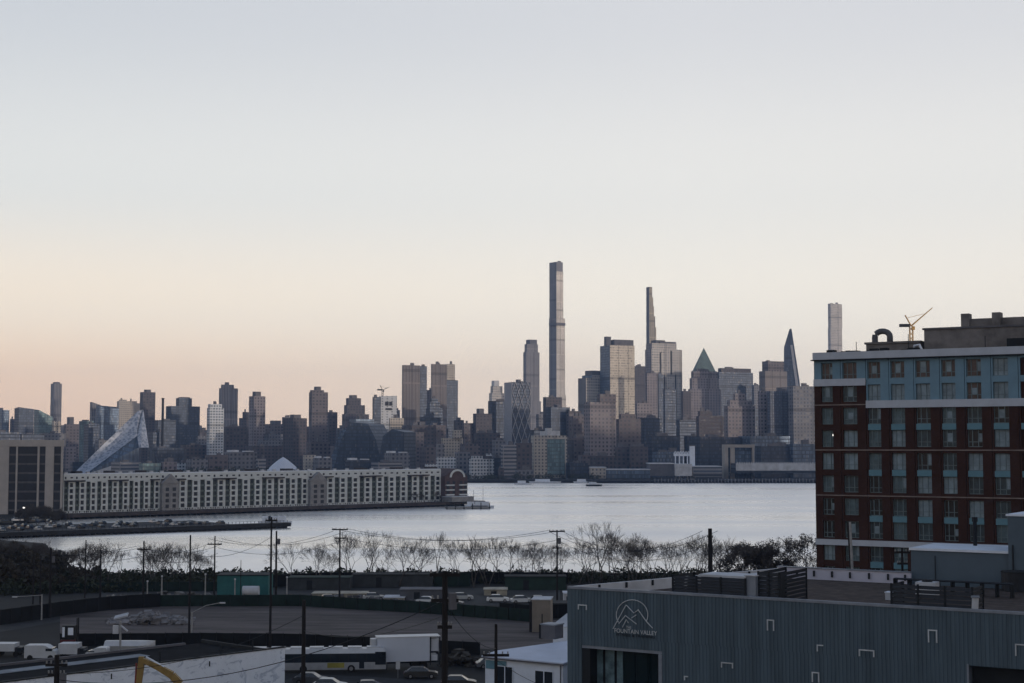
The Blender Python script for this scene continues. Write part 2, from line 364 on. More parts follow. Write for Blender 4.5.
# name,label,cat,D,style,tiers,plants,extra
T=tower
T('glass_tower','blue glass tower at the very edge of the skyline above the beam-framed office block','tower',2500,'blueglass',[(-6,2,9.5,410)],nick='the edge blue glass tower')
T('dark_tower','short narrow dark tower next to the edge blue glass tower','tower',2600,'darkbrown',[(10,11.5,16,419)],nick='the narrow dark tower')
T('office_tower','brown and black office slab with a slanting top above the beam-framed office block','tower',2300,'darkglass',[(14.5,19,34,408)],slant=(408,407,409),nick='the slanting brown slab')
T('glass_tower','teal glass tower whose roof slopes down steeply beside the tall tapered tower','tower',2350,'tealglass',[(34,39,53,412)],slant=(409,410,417),nick='the sloping teal tower')
T('skyscraper','tall tapered brown-grey shaft standing well above the sloping teal tower','tower',3000,'greystrip',[(50.5,55,64,425),(50.8,54,62,383.5)],plants=[(53,60,382)],nick='the tall tapered tower')
T('low_block','small tan block catching light at the foot of the tall tapered tower','building',2000,'cream',[(52,54,61,421)],nick='the small tan block')
T('apartment_tower','brown apartment tower with a raised square cap, next to the tall tapered tower','tower',2200,'brown',[(64,66,79.5,424)],plants=[(67,74,417)],nick='the brown square-capped tower')
T('glass_tower','dark teal glass tower just behind the low tip of the lattice pyramid','tower',2300,'tealglass',[(79,81,94,421)],nick='the dark teal tower')
T('glass_tower','thin grey fin of glass with a peaked top, first of the two curved-top towers','tower',2500,'greystrip',[(90,92,101,403)],slant=(402,402,405),nick='the grey glass fin')
T('glass_tower','wide blue-grey glass tower with a curved dipping top behind the lattice pyramid','tower',2450,'blueglass',[(96,98.5,119,407)],slant=(405,406.5,408),nick='the wide curved-top tower')
T('apartment_tower','beige stepped building lit pale, behind the upper edge of the lattice pyramid','building',2500,'cream',[(117,119,130,401),(119,120.5,127,399.5)],nick='the beige stepped building')
T('apartment_tower','pale beige block with a ragged top right behind the tip of the lattice pyramid','building',2520,'cream',[(127,129,142,403),(128,129.5,137,401)],nick='the ragged pale block')
T('apartment_tower','dark brown slab tower rising straight behind the tip of the lattice pyramid','tower',2300,'darkbrown',[(140,143,155.5,392)],plants=[(144,151,389.5)],nick='the dark brown slab')
T('apartment_tower','squat dark block between the thin chimney and the dark brown slab','building',2000,'darkglass',[(155,158,176,420)],nick='the squat dark block')
T('office_tower','broad stepped dark tower with a boxy crown behind the thin chimney','tower',2300,'darkglass',[(166,171,200,406),(176,179,192,398)],plants=[(178,190,397)],nick='the broad stepped dark tower')
T('low_block','dark block filling the gap between the broad stepped tower and the white grid tower','building',2100,'darkbrown',[(198,200,210,430)],nick='the gap-filling dark block')
T('apartment_tower','slim white tower with a fine grid of windows, palest tower of the near row','tower',1750,'white',[(207,210,224,408),(208,210.5,222,404)],nick='the white grid tower',a=rad(34))
T('skyscraper','grey stone tower with a notched crown rising behind the white grid tower','tower',2700,'greystrip',[(219,222,238,388),(221,223.5,234,384.5)],nick='the notched-crown grey tower')
T('low_block','wide black block below the notched-crown grey tower','building',1900,'darkbrown',[(223,226,248,427)],nick='the wide black block')
T('apartment_tower','dark stepped tower squeezed behind the pinkish capped tower','tower',2300,'darkbrown',[(239,241,251,418),(242.5,244,250,412)],nick='the squeezed stepped tower')
T('apartment_tower','pinkish grey tower with a square cap and one pale smooth face','tower',2100,'pink',[(249,254,265.5,396)],plants=[(252.5,261,391.5)],nick='the pinkish capped tower',a=rad(42))
T('apartment_tower','low brown block with a reddish roof box beside the pinkish capped tower','building',2200,'brown',[(264,268,285,424)],plants=[(270,281,420.5)],nick='the red-boxed brown block')
T('low_block','narrow brown infill block behind the twin-faced brown slab','building',2300,'grey',[(282,284,293,417)],nick='the brown infill block')
T('apartment_tower','twin-faced dull brown slab tower above the white dome tent','tower',1850,'darkbrown',[(283,293,307,418)],plants=[(290,301,414.5)],nick='the twin-faced brown slab',a=rad(45))
T('skyscraper','tall grey-brown apartment tower with a pointed cap and many small windows','tower',2100,'brown',[(309,312,328,392),(310,312.5,324,390)],plants=[(314,321,386.5)],nick='the point-capped tower')
T('apartment_tower','narrow dark shoulder tower against the point-capped tower','tower',2150,'darkbrown',[(325,329,337.5,412)],nick='the shoulder tower')
T('apartment_tower','brown ziggurat tower stepping down from a square top','tower',2400,'darkbrown',[(342,345,369,414),(344,347,365,405),(346,348.5,361,398)],plants=[(349,357,395)],nick='the brown ziggurat tower')
T('glass_tower','bluish glass block with a flat top below the brown ziggurat tower','building',1900,'blueglass',[(349,356,374,419)],nick='the flat bluish block')
T('office_tower','white-faced tower with dark signage panels and one dark side','tower',1950,'darkglass',[(372.5,373.5,381,397)],nick='the dark-sided shaft')
rw,cw=T('office_tower','broad white slab tower with a dark sign near its top and a crane behind','tower',1960,'white',[(379,380,397,397,'whitewall')],slant=(396,396,395.5),nick='the white sign tower')
T('office_tower','tapering grey shaft leaning in against the white slab tower','tower',2050,'grey',[(394,396,400,410)],nick='the tapering grey shaft')
T('low_block','blank white box building beside the foot of the white slab tower','building',1850,'white',[(389,390,404,418,'cream')],nick='the blank white box')
T('skyscraper','flat-topped brown twin tower with one dark side, lower partner of the striped pair','tower',2100,'tanstrip',[(402,403,420,365),],nick='the brown twin tower',a=rad(24))
T('office_tower','dark half of the flat-topped brown twin tower','tower',2120,'darkglass',[(418.5,419.5,427,366)],nick='the dark twin half')
T('apartment_tower','dark red narrow tower glimpsed in the slot between the two flat-topped brown towers','tower',2500,'darkbrown',[(425,427,434,390)],nick='the slot tower')
T('glass_tower','dark glass building with a rounded stepped top under the slot tower','building',1950,'darkglass',[(426,430,443,408),(428,430,440,402),(430,431.5,438,398.5)],nick='the rounded dark building')
T('skyscraper','flat-topped tan striped tower with a pale upper corner, taller of the brown pair','tower',2200,'tanstrip',[(431,432,447,364)],nick='the tan striped tower',a=rad(24))
T('skyscraper','pale-topped dark glass side of the tan striped tower','tower',2230,'darkglass',[(446,447,458,380),(446,446.8,455,364,'cream')],nick='the pale-topped dark side')
T('low_block','small dark block at the foot of the tan striped tower','building',2000,'darkbrown',[(454,457,464,420)],nick='the small dark block')
T('apartment_tower','plain brown slab beside the dark capped tower near the river','building',1900,'brown',[(462,464,474,423)],nick='the plain brown slab')
T('apartment_tower','dark green-grey tower with a square cap, before the white-crowned tower','tower',1900,'darkbrown',[(473,476,492,413.5)],plants=[(476.5,484,408.5)],nick='the dark capped tower')
T('skyscraper','small white-crowned tower with two shoulders behind the dark blue glass block','tower',2700,'paleglass',[(489,492,504,393),(490.5,493,502.5,386)],plants=[(491.5,499,380.5,M_PALEROOF)],nick='the white-crowned tower')
T('glass_tower','broad dark blue glass block below the white-crowned tower','tower',2000,'darkglass',[(488,491,514,401)],nick='the dark blue glass block')
T('skyscraper','slender grey skyscraper with a rounded tapering crown just before the tallest tower','tower',3200,'greystrip',[(522,525,541,401),(523.2,526,539.5,352),(524.5,527,538,344)],plants=[(526,537,339.5)],nick='the round-crowned skyscraper')
T('office_tower','brown block topped flat at the foot of the tallest tower','tower',2100,'darkglass',[(543,546,562,397,'darkbrown')],nick='the foot block')
T('glass_tower','dark blue glass block in front of the tallest tower','tower',2000,'darkglass',[(546,551,570,407)],nick='the front blue block')
T('apartment_tower','brown tower with a stepped top between the front blue block and the balcony tower','tower',2000,'brown',[(566,569,581,411)],nick='the stepped-top brown tower')
T('low_block','small dark tower peeking between brown buildings beside the foot block','building',2100,'darkbrown',[(567,569,577,413)],nick='the peeking dark tower')
T('skyscraper','dark-cornered tower with pale ribbed sides and a boxed top','tower',2300,'paleglass',[(578,586,607.5,378,'greystrip'),(582,592,606,375,'blueglass')],plants=[(585,603,370.5)],nick='the dark-cornered tower',a=rad(35),right='paleglass')  # pale right face has its sunlight painted in
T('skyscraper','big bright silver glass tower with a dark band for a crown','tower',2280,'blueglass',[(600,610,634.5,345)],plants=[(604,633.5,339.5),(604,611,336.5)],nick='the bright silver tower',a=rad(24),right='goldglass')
T('skyscraper','plain dark slab tucked between the bright silver tower and the double-crowned tower','tower',2800,'darkbrown',[(633,635,646,366)],nick='the tucked dark slab')
T('apartment_tower','brown brick apartment tower dotted with windows in front of the dark-cornered tower','tower',1600,'brown',[(584,590,616,402,'pink'),(597,600,616,394,'brown')],nick='the dotted brick tower')
T('apartment_tower','lower brown block with pale specks beside the dotted brick tower','building',1700,'pink',[(569,573,587,416,'brown')],nick='the specked brown block')
T('apartment_tower','brown brick tower with a red roof edge below the bright silver tower','tower',1650,'brown',[(616,619,641,419),(619,621,636,414)],nick='the red-edged tower')
T('apartment_tower','pinkish grey smooth block before the double-crowned tower','tower',2000,'pink',[(635,637,652,403)],nick='the smooth pinkish block')
T('office_tower','reddish brown windowless half block on the waterfront, beside its darker twin','building',1480,'darkbrown',[(615,617,629,447)],nick='the windowless brown block')
T('office_tower','wider reddish brown block on the waterfront under the red-edged tower','building',1475,'brown',[(629,630.5,648,446.5,'darkbrown')],nick='the wide brown waterfront block')
T('skyscraper','double-crowned glass tower with bright vertical strips, below the needle spire','tower',2550,'pink',[(645,651.5,682,349),(646,652,676.5,343)],plants=[(651,676,341.5),(651,665,340)],nick='the double-crowned tower',a=rad(24),right='paleglass')  # lit right face painted with the paler glass
T('glass_tower','grey-blue slab running down the dark side of the double-crowned tower','tower',2300,'grey',[(645.5,647,659,373,'pink')],nick='the grey-blue slab')
T('glass_tower','dark glass strip building before the double-crowned tower','tower',2250,'darkglass',[(657.5,658.5,663,374)],nick='the dark strip')
T('glass_tower','deep blue block standing for a reflection at the middle foot of the double-crowned tower','tower',2100,'blueglass',[(663,665,676,389,'darkglass')],nick='the deep blue building')  # dark reflection on the tower behind, built as a separate block
T('low_block','dark blue low block by the waterfront below the double-crowned tower','building',1600,'darkglass',[(646,652,680,436)],nick='the dark blue low block')
T('office_tower','narrow dark brown tower in the slot before the pyramid-roofed tower','tower',2300,'darkbrown',[(681,683,691,391)],nick='the narrow slot tower')
T('apartment_tower','brick-brown mass in front of the pyramid-roofed tower','building',1700,'darkbrown',[(696,699,724,416),(698,700,712,411)],nick='the brick-brown mass')
T('office_tower','wide dark brown office slab with a lit strip along its top behind the pyramid-roofed tower','tower',2500,'darkglass',[(716,719,753,372),(718,721,751,368,'darkbrown')],nick='the wide strip-topped slab')  # lit top painted in as a lighter upper tier
T('apartment_tower','rose brick apartment tower with a stepped arched crown','tower',1750,'pink',[(724,728,755,406),(727,730,752,400),(733,735,745,393.5)],nick='the stepped rose tower')
T('low_block','small violet-grey tower in the gap beside the stepped rose tower','tower',2500,'grey',[(752,754,761,385)],nick='the violet gap tower')
T('office_tower','flat-topped brown tower with a warm bright side below the leaning glass wedge','tower',2300,'brown',[(759,765,787,371,'tanstrip'),(762,768,784,361,'brown')],nick='the warm-sided tower')
T('apartment_tower','rosy narrow slab at the start of the row before the glass wedge','tower',1750,'pink',[(758,760,769,391)],nick='the rosy narrow slab')
T('apartment_tower','dark blue apartment slab with scattered pale windows before the glass wedge','tower',1740,'dotted',[(767,770,794,391,)],nick='the dark speckled slab')
T('apartment_tower','blue-grey apartment slab right beside the brick hotel building','tower',1730,'dotted',[(788,793,818,386,'grey')],nick='the blue-grey end slab')
T('low_block','light brown roof-topped tower peeking over the blue-grey end slab','building',2300,'cream',[(795,797,812,386)],nick='the peeking tan tower')
# diamond-facade tower
root,c=T('glass_tower','tower wrapped in a pale diamond lattice with a blank pale side','tower',1950,'darkglass',[(504.5,512,530.5,382)],nick='the diamond-lattice tower',a=rad(26))
M_DIA=mat('pale_lattice',(.30,.31,.35),.6)
f=foot(504.5,512,530.5,382,1950,rad(26)); r=(f[1]-f[0]); zt=ZY(382,1950)-ZB
db=MB(); n=3; rows=9; nn=Vector((r.y,-r.x)).normalized()*.6
for i in range(n*2+1):
    for k in range(rows):
        for s in (-1,1):
            u0=i/(2*n); u1=u0+s/(2*n)*1
            if (i+k)%2==0 and 0<=u1<=1:
                p=f[0]+r*u0+nn; q=f[0]+r*u1+nn
                db.tube([(p.x-c.x,p.y-c.y,zt*(k/rows)),(q.x-c.x,q.y-c.y,zt*((k+1)/rows))],.55,4)
db.build('lattice',M_DIA,root)
sb=MB(); l=f[3]-f[0]; on=Vector((l.y,-l.x)).normalized()*-.5
if on.x>0: on=-on
sb.prism([(f[3].x+on.x-c.x,f[3].y+on.y-c.y),(f[0].x+on.x-c.x,f[0].y+on.y-c.y),(f[0].x-c.x,f[0].y-c.y),(f[3].x-c.x,f[3].y-c.y)],0,zt-.3,0,0)
sb.build('blank_side_wall',M_DIA,root)

# the tallest tower: stacked shaft with a cantilever
D=3400; a=rad(38)
root,c=T('skyscraper','tallest tower of the skyline, sheer shaft with one dark and one pale face','tower',D,'greystrip',[(548.6,556.4,566,395),(549,556.4,564.9,318)],nick='the tallest tower',a=a,right='supertall')
MS_L=FM['greystrip']
f=foot(549.3,556.4,563.2,270,D+4,a); z0=ZY(318,D); z1=ZY(271,D); z2=ZY(261.5,D)
loc=lambda ff:[(p.x-c.x,p.y-c.y) for p in ff]
MB().prism(loc(f),z0-ZB,z1-ZB,0,1,first=2).build('upper_shaft',[FM['greystrip'],M_ROOF,FM['supertall']],root)
f=foot(549.3,556.4,562.8,265,D+5,a)
MB().prism(loc(f),z1-ZB,z2-ZB,0,1).build('crown_screen',[FM['greystrip'],M_ROOF],root)
f=foot(557.5,558.6,561,261,D+20,a); MB().prism(loc(f),z2-ZB,z2-ZB+4,0,0).build('roof_plant',M_PLANT,root)
f=foot(548.8,556.4,565.4,322,D-1,a)
MB().prism(loc(f),ZY(325,D)-ZB,ZY(322.5,D)-ZB,0,0).build('mechanical_band',M_PLANT,root)

# needle spire
D=3700; A=rad(24)
f0=foot(646.2,649,657.5,345,D,A); c=sum(f0,Vector((0,0)))/4
root=thing('skyscraper','needle-thin skyscraper tapering to a blade above the double-crowned tower','tower',(c.x,c.y,ZB))
ys=[345,327,316,306,297,286.5]; xr=[657.5,656.2,655.2,654.0,653.2,652.2]
mb=MB(); prev=ZB
for i,(y,x) in enumerate(zip(ys,xr)):
    ff=foot(646.2,649.2,x,y,D+i*1.5,A); mb.prism(loc(ff),prev-ZB,ZY(y,D)-ZB,0,1,first=2); prev=ZY(y,D)
mb.build('facade',[FM['darkbrown'],M_ROOF,FM['sunlitribs']],root)
NICK.append((650,290,'the needle-thin skyscraper',D))
# pyramid-roofed tower
D=2350; root,c=T('skyscraper','stone tower with a green pyramid roof coming to a sharp point','tower',D,'pink',[(688,690.5,721,389),(689.5,692,719,378),(691,693.5,717.5,371)],nick='the pyramid-roofed tower',a=rad(20))
D2=D+42
f=foot(691.5,694,716.5,371,D2,rad(20)); q=sum(f,Vector((0,0)))/4; zb=ZY(371,D)-.5; za=ZY(348,D2+20)
mb=MB(); P=[(p.x-c.x,p.y-c.y,zb-ZB) for p in f]; ap=(q.x-c.x,q.y-c.y,za-ZB)
for i in range(4): mb.face([P[i],P[(i+1)%4],ap])
mb.face(P[::-1]); mb.build('pyramid_roof',mat('green_copper_roof',(.085,.13,.14),.6,.2,scale=.1),root)
# leaning glass wedge tower
D=2800
root=thing('glass_tower','sharp glass wedge tower with a slanting pale edge stripe ending in a point','tower',(W(792,440,D).x,D,ZB))
ox,oy=W(792,440,D).x,D
def P3(px,py,d): w=W(px,py,D+d); return (w.x-ox,w.y-oy,w.z-ZB)
mb=MB()
front=[P3(784,446,0),P3(801,446,0),P3(800,384,0),P3(791.5,328.5,0),P3(789.5,329,0),P3(784,347,0)]
back=[(p[0]+6,p[1]+35,p[2]) for p in front]
n=len(front)
front=[(front[0][0],front[0][1],0),(front[1][0],front[1][1],0)]+front[2:]; back=[(back[0][0],back[0][1],0),(back[1][0],back[1][1],0)]+back[2:]
mb.face(front,[(p[0],p[2]) for p in front]); mb.face(back[::-1],[(p[0],p[2]) for p in back[::-1]])
for i in range(n):
    j=(i+1)%n; mb.face([front[i],back[i],back[j],front[j]],[(0,front[i][2]),(35,back[i][2]),(35,back[j][2]),(0,front[j][2])])
mb.build('facade',FM['darkglass'],root)
mb=MB()
for (xa,xb) in ((789.5,791.4),):
    p=[P3(795.8,386,-1),P3(798.6,386,-1),P3(792.6,345,-1),P3(790.3,345,-1)]; q=[(v[0],v[1]+1,v[2]) for v in p]
    mb.face(p); mb.face(q[::-1])
    for i in range(4): mb.face([p[i],q[i],q[(i+1)%4],p[(i+1)%4]])
mb.build('edge_stripe',M_DIA,root)
NICK.append((792,330,'the glass wedge',D))
# white pencil tower behind the hotel
D=4000; T('skyscraper','plain square pencil tower rising alone behind the brick hotel roof','tower',D,'grey',[(827.8,830.5,842,328,'paleglass'),(827.8,830.5,842,303.5,'paleglass')],nick='the square pencil tower',a=rad(30))
# chimney
p=W(163,399,1900); t=thing('chimney','thin dark chimney stack standing alone beside the dark brown slab','chimney',(p.x,p.y,ZB))
MB().cyl((0,0,0),1.9,p.z-ZB,12,r2=1.5).build('stack',M_BLACK,t); MB().cyl((0,0,p.z-ZB-.2),1.9,1.5,12).build('rim',M_BLACK,t)

# lattice pyramid (sail-shaped courtyard building)
D=1560
root=thing('pyramid_building','pale blue lattice pyramid building sweeping up to a sharp tip, with a scooped opening','building',(W(115,470,D).x,D,ZB))
ox,oy=W(115,470,D).x,D
mlat,ntl,bl=new_mat('perforated_sail'); bl.inputs['Roughness'].default_value=.5; bl.inputs['Metallic'].default_value=.3
tcx=ntl.nodes.new('ShaderNodeTexCoord'); vo=ntl.nodes.new('ShaderNodeTexVoronoi'); vo.inputs['Scale'].default_value=.33; ntl.links.new(tcx.outputs['Object'],vo.inputs['Vector'])
rr=ntl.nodes.new('ShaderNodeValToRGB'); rr.color_ramp.elements[0].color=(.15,.18,.24,1); rr.color_ramp.elements[1].color=(.40,.44,.52,1); rr.color_ramp.elements[0].position=.15; rr.color_ramp.elements[1].position=.75
ntl.links.new(vo.outputs['Distance'],rr.inputs[0]); ntl.links.new(rr.outputs[0],bl.inputs['Base Color'])
def PP(px,py,d): w=W(px,py,D+d); return Vector((w.x-ox,w.y-oy,w.z-ZB))
mb=MB()
def grid(c00,c10,c11,c01,nx,ny,bul=0):
    for i in range(nx):
        for j in range(ny):
            q=[]
            for (s,t) in ((i/nx,j/ny),((i+1)/nx,j/ny),((i+1)/nx,(j+1)/ny),(i/nx,(j+1)/ny)):
                v=(c00*(1-s)+c10*s)*(1-t)+(c01*(1-s)+c11*s)*t; v=v+Vector((0,bul*math.sin(math.pi*s)*math.sin(math.pi*t),0)); q.append(v)
            mb.face(q)
tip=PP(143,409.5,60)
# outer band from low tip up to the apex (big sail), leaving the scoop
grid(PP(74,473,10),PP(138,411,58),PP(137,436,40),PP(86,474,0),14,4,6)
grid(PP(138,411,58),tip,PP(144,420,62),PP(137,437,40),3,3,0)
grid(tip,tip+Vector((.3,0,0)),PP(149,447.5,40),PP(139,447.5,30),8,4,0)
grid(PP(137,436,40),tip,PP(141,447.5,30),PP(139,447.5,30),6,3,0)
mb.build('sail_facade',mlat,root)
mb=MB(); mb.face([PP(86,474,2),PP(137,436,42),PP(139,447.5,33),PP(139,474,33)]); mb.build('courtyard_wall',FM['blueglass'],root)
mb=MB(); mb.face([PP(149.2,447,41),PP(160,462,100),PP(160,480,100),PP(149.2,480,41)]); mb.face([tip,PP(150,447,41),PP(152,470,110)]); mb.build('rear_wall',FM['darkglass'],root)
mb=MB(); A0=PP(84,475,-8); B0=PP(113,470,-8)
mb.face([PP(87,474,-6),PP(111,466,-6),PP(111,474,-6)]); mb.build('low_wing',M_PALEROOF,root)
NICK.append((115,420,'the lattice pyramid',D))
# sloped twin wedges
def wedge(name,label,D,pts,depth,m,rm=None):
    cx=sum(p[0] for p in pts)/len(pts); w0=W(cx,460,D)
    t=thing(name,label,'building',(w0.x,D,ZB)); fr=[]
    for x,y in pts:
        w=W(x,y,D); fr.append((w.x-w0.x,0,max(0,w.z-ZB)))
    bk=[(p[0]+depth*.35,depth,p[2]) for p in fr]; mb=MB(); mb.face(fr,[(p[0],p[2]) for p in fr]); mb.face(bk[::-1],[(p[0],p[2]) for p in bk[::-1]])
    n=len(fr)
    for i in range(n):
        j=(i+1)%n; mb.face([fr[i],bk[i],bk[j],fr[j]],[(0,fr[i][2]),(depth,bk[i][2]),(depth,bk[j][2]),(0,fr[j][2])])
    mb.build('facade',m,t); return t
wedge('glass_building','pale grey sloping glass wedge below the shoulder tower',1700,[(325,484),(346,484),(346,428),(340,432)],30,FM['blueglass'])
wedge('glass_building','dark blue trapezoid glass building leaning beside the pale wedge',1650,[(332,484),(384,484),(376,440),(368,424),(350,422),(341,440)],40,FM['darkglass'])
wedge('glass_building','dark low mound-shaped building under the white slab tower',1600,[(376,484),(404,484),(404,432),(392,429),(383,436)],30,FM['darkglass'])
wedge('tent_dome','white peaked dome tent just behind the long pier apartments','tent',1440,)if False else None
t=thing('dome_tent','white peaked dome tent rising just behind the long pier apartments','tent',(W(283,470,1440).x,1440,ZB))
mb=MB(); hb_=ZY(457,1440)-ZB; Rr=19*1440/F*1.05; prof=[(1,.0),(.98,.22),(.80,.42),(.5,.68),(.22,.88),(0.01,1)]
for i in range(24):
    a0,a1=2*math.pi*i/24,2*math.pi*(i+1)/24
    for (r0,h0),(r1,h1) in zip(prof[:-1],prof[1:]):
        mb.face([(Rr*r0*math.cos(a0),Rr*r0*math.sin(a0),h0*hb_),(Rr*r0*math.cos(a1),Rr*r0*math.sin(a1),h0*hb_),(Rr*r1*math.cos(a1),Rr*r1*math.sin(a1),h1*hb_),(Rr*r1*math.cos(a0),Rr*r1*math.sin(a0),h1*hb_)])
mb.build('fabric',mat('tent_fabric',(.55,.6,.7),.6,var=.08,scale=.1),t)
# white building with a teal glass front, pitched top
D=1500
root,c=T('office_building','white building with a peaked roof box and a tall teal glass front on the waterfront','building',D,'white',[(531,534,567,435.5,'cream')],plants=[(540,560,431,M_PALEROOF),(545,552,428,M_PALEROOF)],nick='the teal-fronted white building',a=rad(16))
f=foot(531,534,567,435.5,D,rad(16)); r=(f[1]-f[0]); nn=Vector((r.y,-r.x)).normalized()*.6
p,q=f[0]+r*.40+nn,f[0]+r*.93+nn; zt=ZY(439,D)-ZB
mb=MB(); mb.prism([(p.x-c.x,p.y-c.y),(q.x-c.x,q.y-c.y),(q.x-nn.x-c.x,q.y-nn.y-c.y),(p.x-nn.x-c.x,p.y-nn.y-c.y)],3,zt,0,0); mb.build('glass_front',FM['tealglass'],root)
# lit pinkish low tower and dark partner
T('office_building','pinkish windowless block with dark bands near its top, on the waterfront','building',1470,'pink',[(501,503,516.5,445,'band')],nick='the banded pink block')
T('office_building','dark office block beside the banded pink block','building',1480,'darkbrown',[(515.5,517,532,443,)],nick='the dark office block')
T('terraced_building','white stepped building with terraces near the water','building',1470,'white',[(469,471,494,459),(471,473,483,456),(486,487.5,492,453.5)],nick='the white terraced building')
T('office_building','grey-white low office with dark square windows and a flat canopy','building',1480,'white',[(436,438,456,457),(436,437.5,444,444,'grey')],nick='the canopied office')
T('low_block','white stair-shaped building above the canopied office','building',1700,'cream',[(441,443,463,438),(452,454,462,430)],nick='the stair-shaped white building')

# hand-placed low and mid blocks, near row then rear row
low=[ # x0,x1,ytop,D,style,plant
(62,76,447,1900,'pink',0),(70,88,462,1600,'darkglass',0),(111,141,462,1500,'band',1),(139,161,463,1470,'tealglass',1),(161,177,462,1480,'pink',0),(176,188,463,1500,'white',0),(186,208,459,1480,'grey',1),
(205,228,455,1500,'brown',0),(224,257,452,1520,'grey',2),(256,266,459,1500,'band',0),(150,184,448,1700,'darkglass',0),(180,210,445,1750,'darkbrown',0),(245,283,446,1800,'darkbrown',1),(258,284,440,1950,'grey',0),
(303,316,455,1500,'cream',0),(313,332,458,1480,'grey',2),(306,330,442,1700,'brown',0),(330,346,446,1800,'brown',0),(345,372,460,1480,'darkglass',2),(371,402,462,1470,'band',1),(384,410,453,1550,'grey',2),
(400,424,432,1700,'brown',1),(402,436,425,1800,'darkbrown',0),(420,440,447,1580,'brown',0),(424,446,425,1900,'brown',1),(425,437,464,1460,'white',0),(455,470,452,1500,'grey',0),(460,480,444,1650,'brown',1),
(474,500,433,1750,'darkbrown',0),(492,506,440,1650,'grey',1),(498,504,468,1440,'darkbrown',0),(491,502,458,1500,'darkglass',0),(515,534,470,1440,'grey',0),(530,549,430,1700,'darkglass',0),(560,574,440,1600,'darkglass',0),(566,600,438,1650,'brown',0),
(566,588,463,1500,'darkglass',1),(578,596,455,1560,'brown',1),(590,618,456,1520,'darkbrown',0),(652,684,452,1520,'blueglass',0),(684,700,436,1620,'darkglass',0),(690,742,437,1560,'darkglass',0),(738,790,436,1570,'blueglass',0),
(755,800,446,1500,'darkglass',0),(786,822,444,1510,'blueglass',0),(712,728,418,1900,'darkbrown',0),(746,764,408,1900,'darkglass',0),(676,696,420,2000,'darkglass',0),(640,662,418,1850,'darkglass',0),(-10,20,432,1800,'darkglass',0),(16,44,434,1850,'darkglass',0),(40,66,433,1900,'grey',0),(84,100,424,2100,'darkglass',0),(95,112,440,1750,'grey',0),(148,166,432,1900,'darkglass',0),(196,212,436,2000,'grey',0),(262,286,434,2100,'grey',1),(300,314,428,2200,'brown',0),(336,352,428,2100,'grey',0),(455,476,432,2100,'grey',1),(536,552,414,2300,'grey',0),(604,622,430,1900,'darkbrown',0),(480,506,424,2150,'brown',0),(370,392,426,2050,'grey',0)]
stn={'pink':'pinkish stone','darkglass':'dark glass','band':'banded grey','tealglass':'teal glass','white':'white','grey':'grey','brown':'brown brick','cream':'cream','darkbrown':'dark brown','blueglass':'blue glass'}
used=set(); base=list(NICK)
RT={0:'plain roof',1:'box on its roof',2:'pale flat roof'}
for i,(x0,x1,yt,D,st,pl) in enumerate(low):
    xm=(x0+x1)/2
    near=sorted(base,key=lambda n:abs(n[0]-xm)+abs(n[1]-yt)*.1)
    w=x1-x0; size='narrow' if w<15 else 'broad' if w>26 else 'mid-sized'
    hgt='low' if yt>450 else 'mid-height'
    for nk in near:
        lb=f"{hgt} {size} {stn[st]} block with {RT[pl]}, below {nk[2]}"
        if lb not in used and len(nk[2].split())<=5: break
    used.add(lb)
    rnd=random.Random(i)
    pls=[]
    if pl==1: pls=[(x0+w*.3,x0+w*.6,yt-2.2)]
    if pl==2: pls=[(x0+w*.08,x0+w*.45,yt-2.0,M_PALEROOF),(x0+w*.55,x0+w*.9,yt-1.2,M_PALEROOF)]
    T('low_building' if yt>450 else 'mid_rise_building',lb,'building',D,st,[(x0,x0+w*rnd.uniform(.12,.3),x1,yt)],plants=pls,nick='x '*9,roof=M_PALEROOF if pl==2 else None)
# far backdrop blocks closing the horizon
for i in range(46):
    x=-30+i*20+random.uniform(-5,5); w=random.uniform(14,26)
    yt=random.uniform(425,440)+(6 if x<60 else 0); st=random.choice(['grey','brown','darkbrown','darkglass','pink'])
    r_,c_=T('distant_block','hazy far block mostly hidden behind the front rows of towers','building',random.uniform(2900,3300),st,[(x,x+w*.25,x+w,yt)],nick='x '*9)
    r_['group']='hazy blocks far behind the skyline'

# tower crane on the white tower and bird-size details
def crane(label,px,ybase,ytop,D,jib,m):
    p=W(px,ybase,D); t=thing('tower_crane',label,'crane',(p.x,p.y,p.z)); h=ZY(ytop,D)-p.z
    mb=MB()
    s=.9
    for dx in (-s,s):
        for dy in (-s,s): mb.tube([(dx,dy,0),(dx,dy,h)],.22,4)
    k=int(h/2.5)
    for i in range(k):
        z=i*h/k
        mb.tube([(-s,-s,z),(s,-s,z+h/k)],.15,4); mb.tube([(s,s,z),(-s,s,z+h/k)],.15,4)
    mb.build('mast',m,t)
    jx,jz=jib; mb=MB(); mb.tube([(0,0,h),(jx,0,h+jz)],[.45,.25],4)
    mb.tube([(-2,0,h+5),(jx*.6,0,h+jz*.6+.8)],.12,4); mb.build('jib',m,t)
    MB().tube([(0,0,h),(-3.5,0,h+6.5)],.4,4).build('back_mast',m,t)
    MB().box(-7,-1,h-.6,-1,1,h+1.2).build('counterweight',M_BLACK,t)
    MB().box(.3,-1,h-2.4,2,1,h-.3).build('operator_cab',m,t)
crane('small tower crane standing on the white slab tower',382.5,397,390,1975,(9,4),M_BLACK)
M_YEL=mat('crane_yellow',(.55,.33,.10),.5)
crane('yellow luffing tower crane with raised jib above the brick hotel roof',911.5,345,326,900,(13,11),M_YEL)

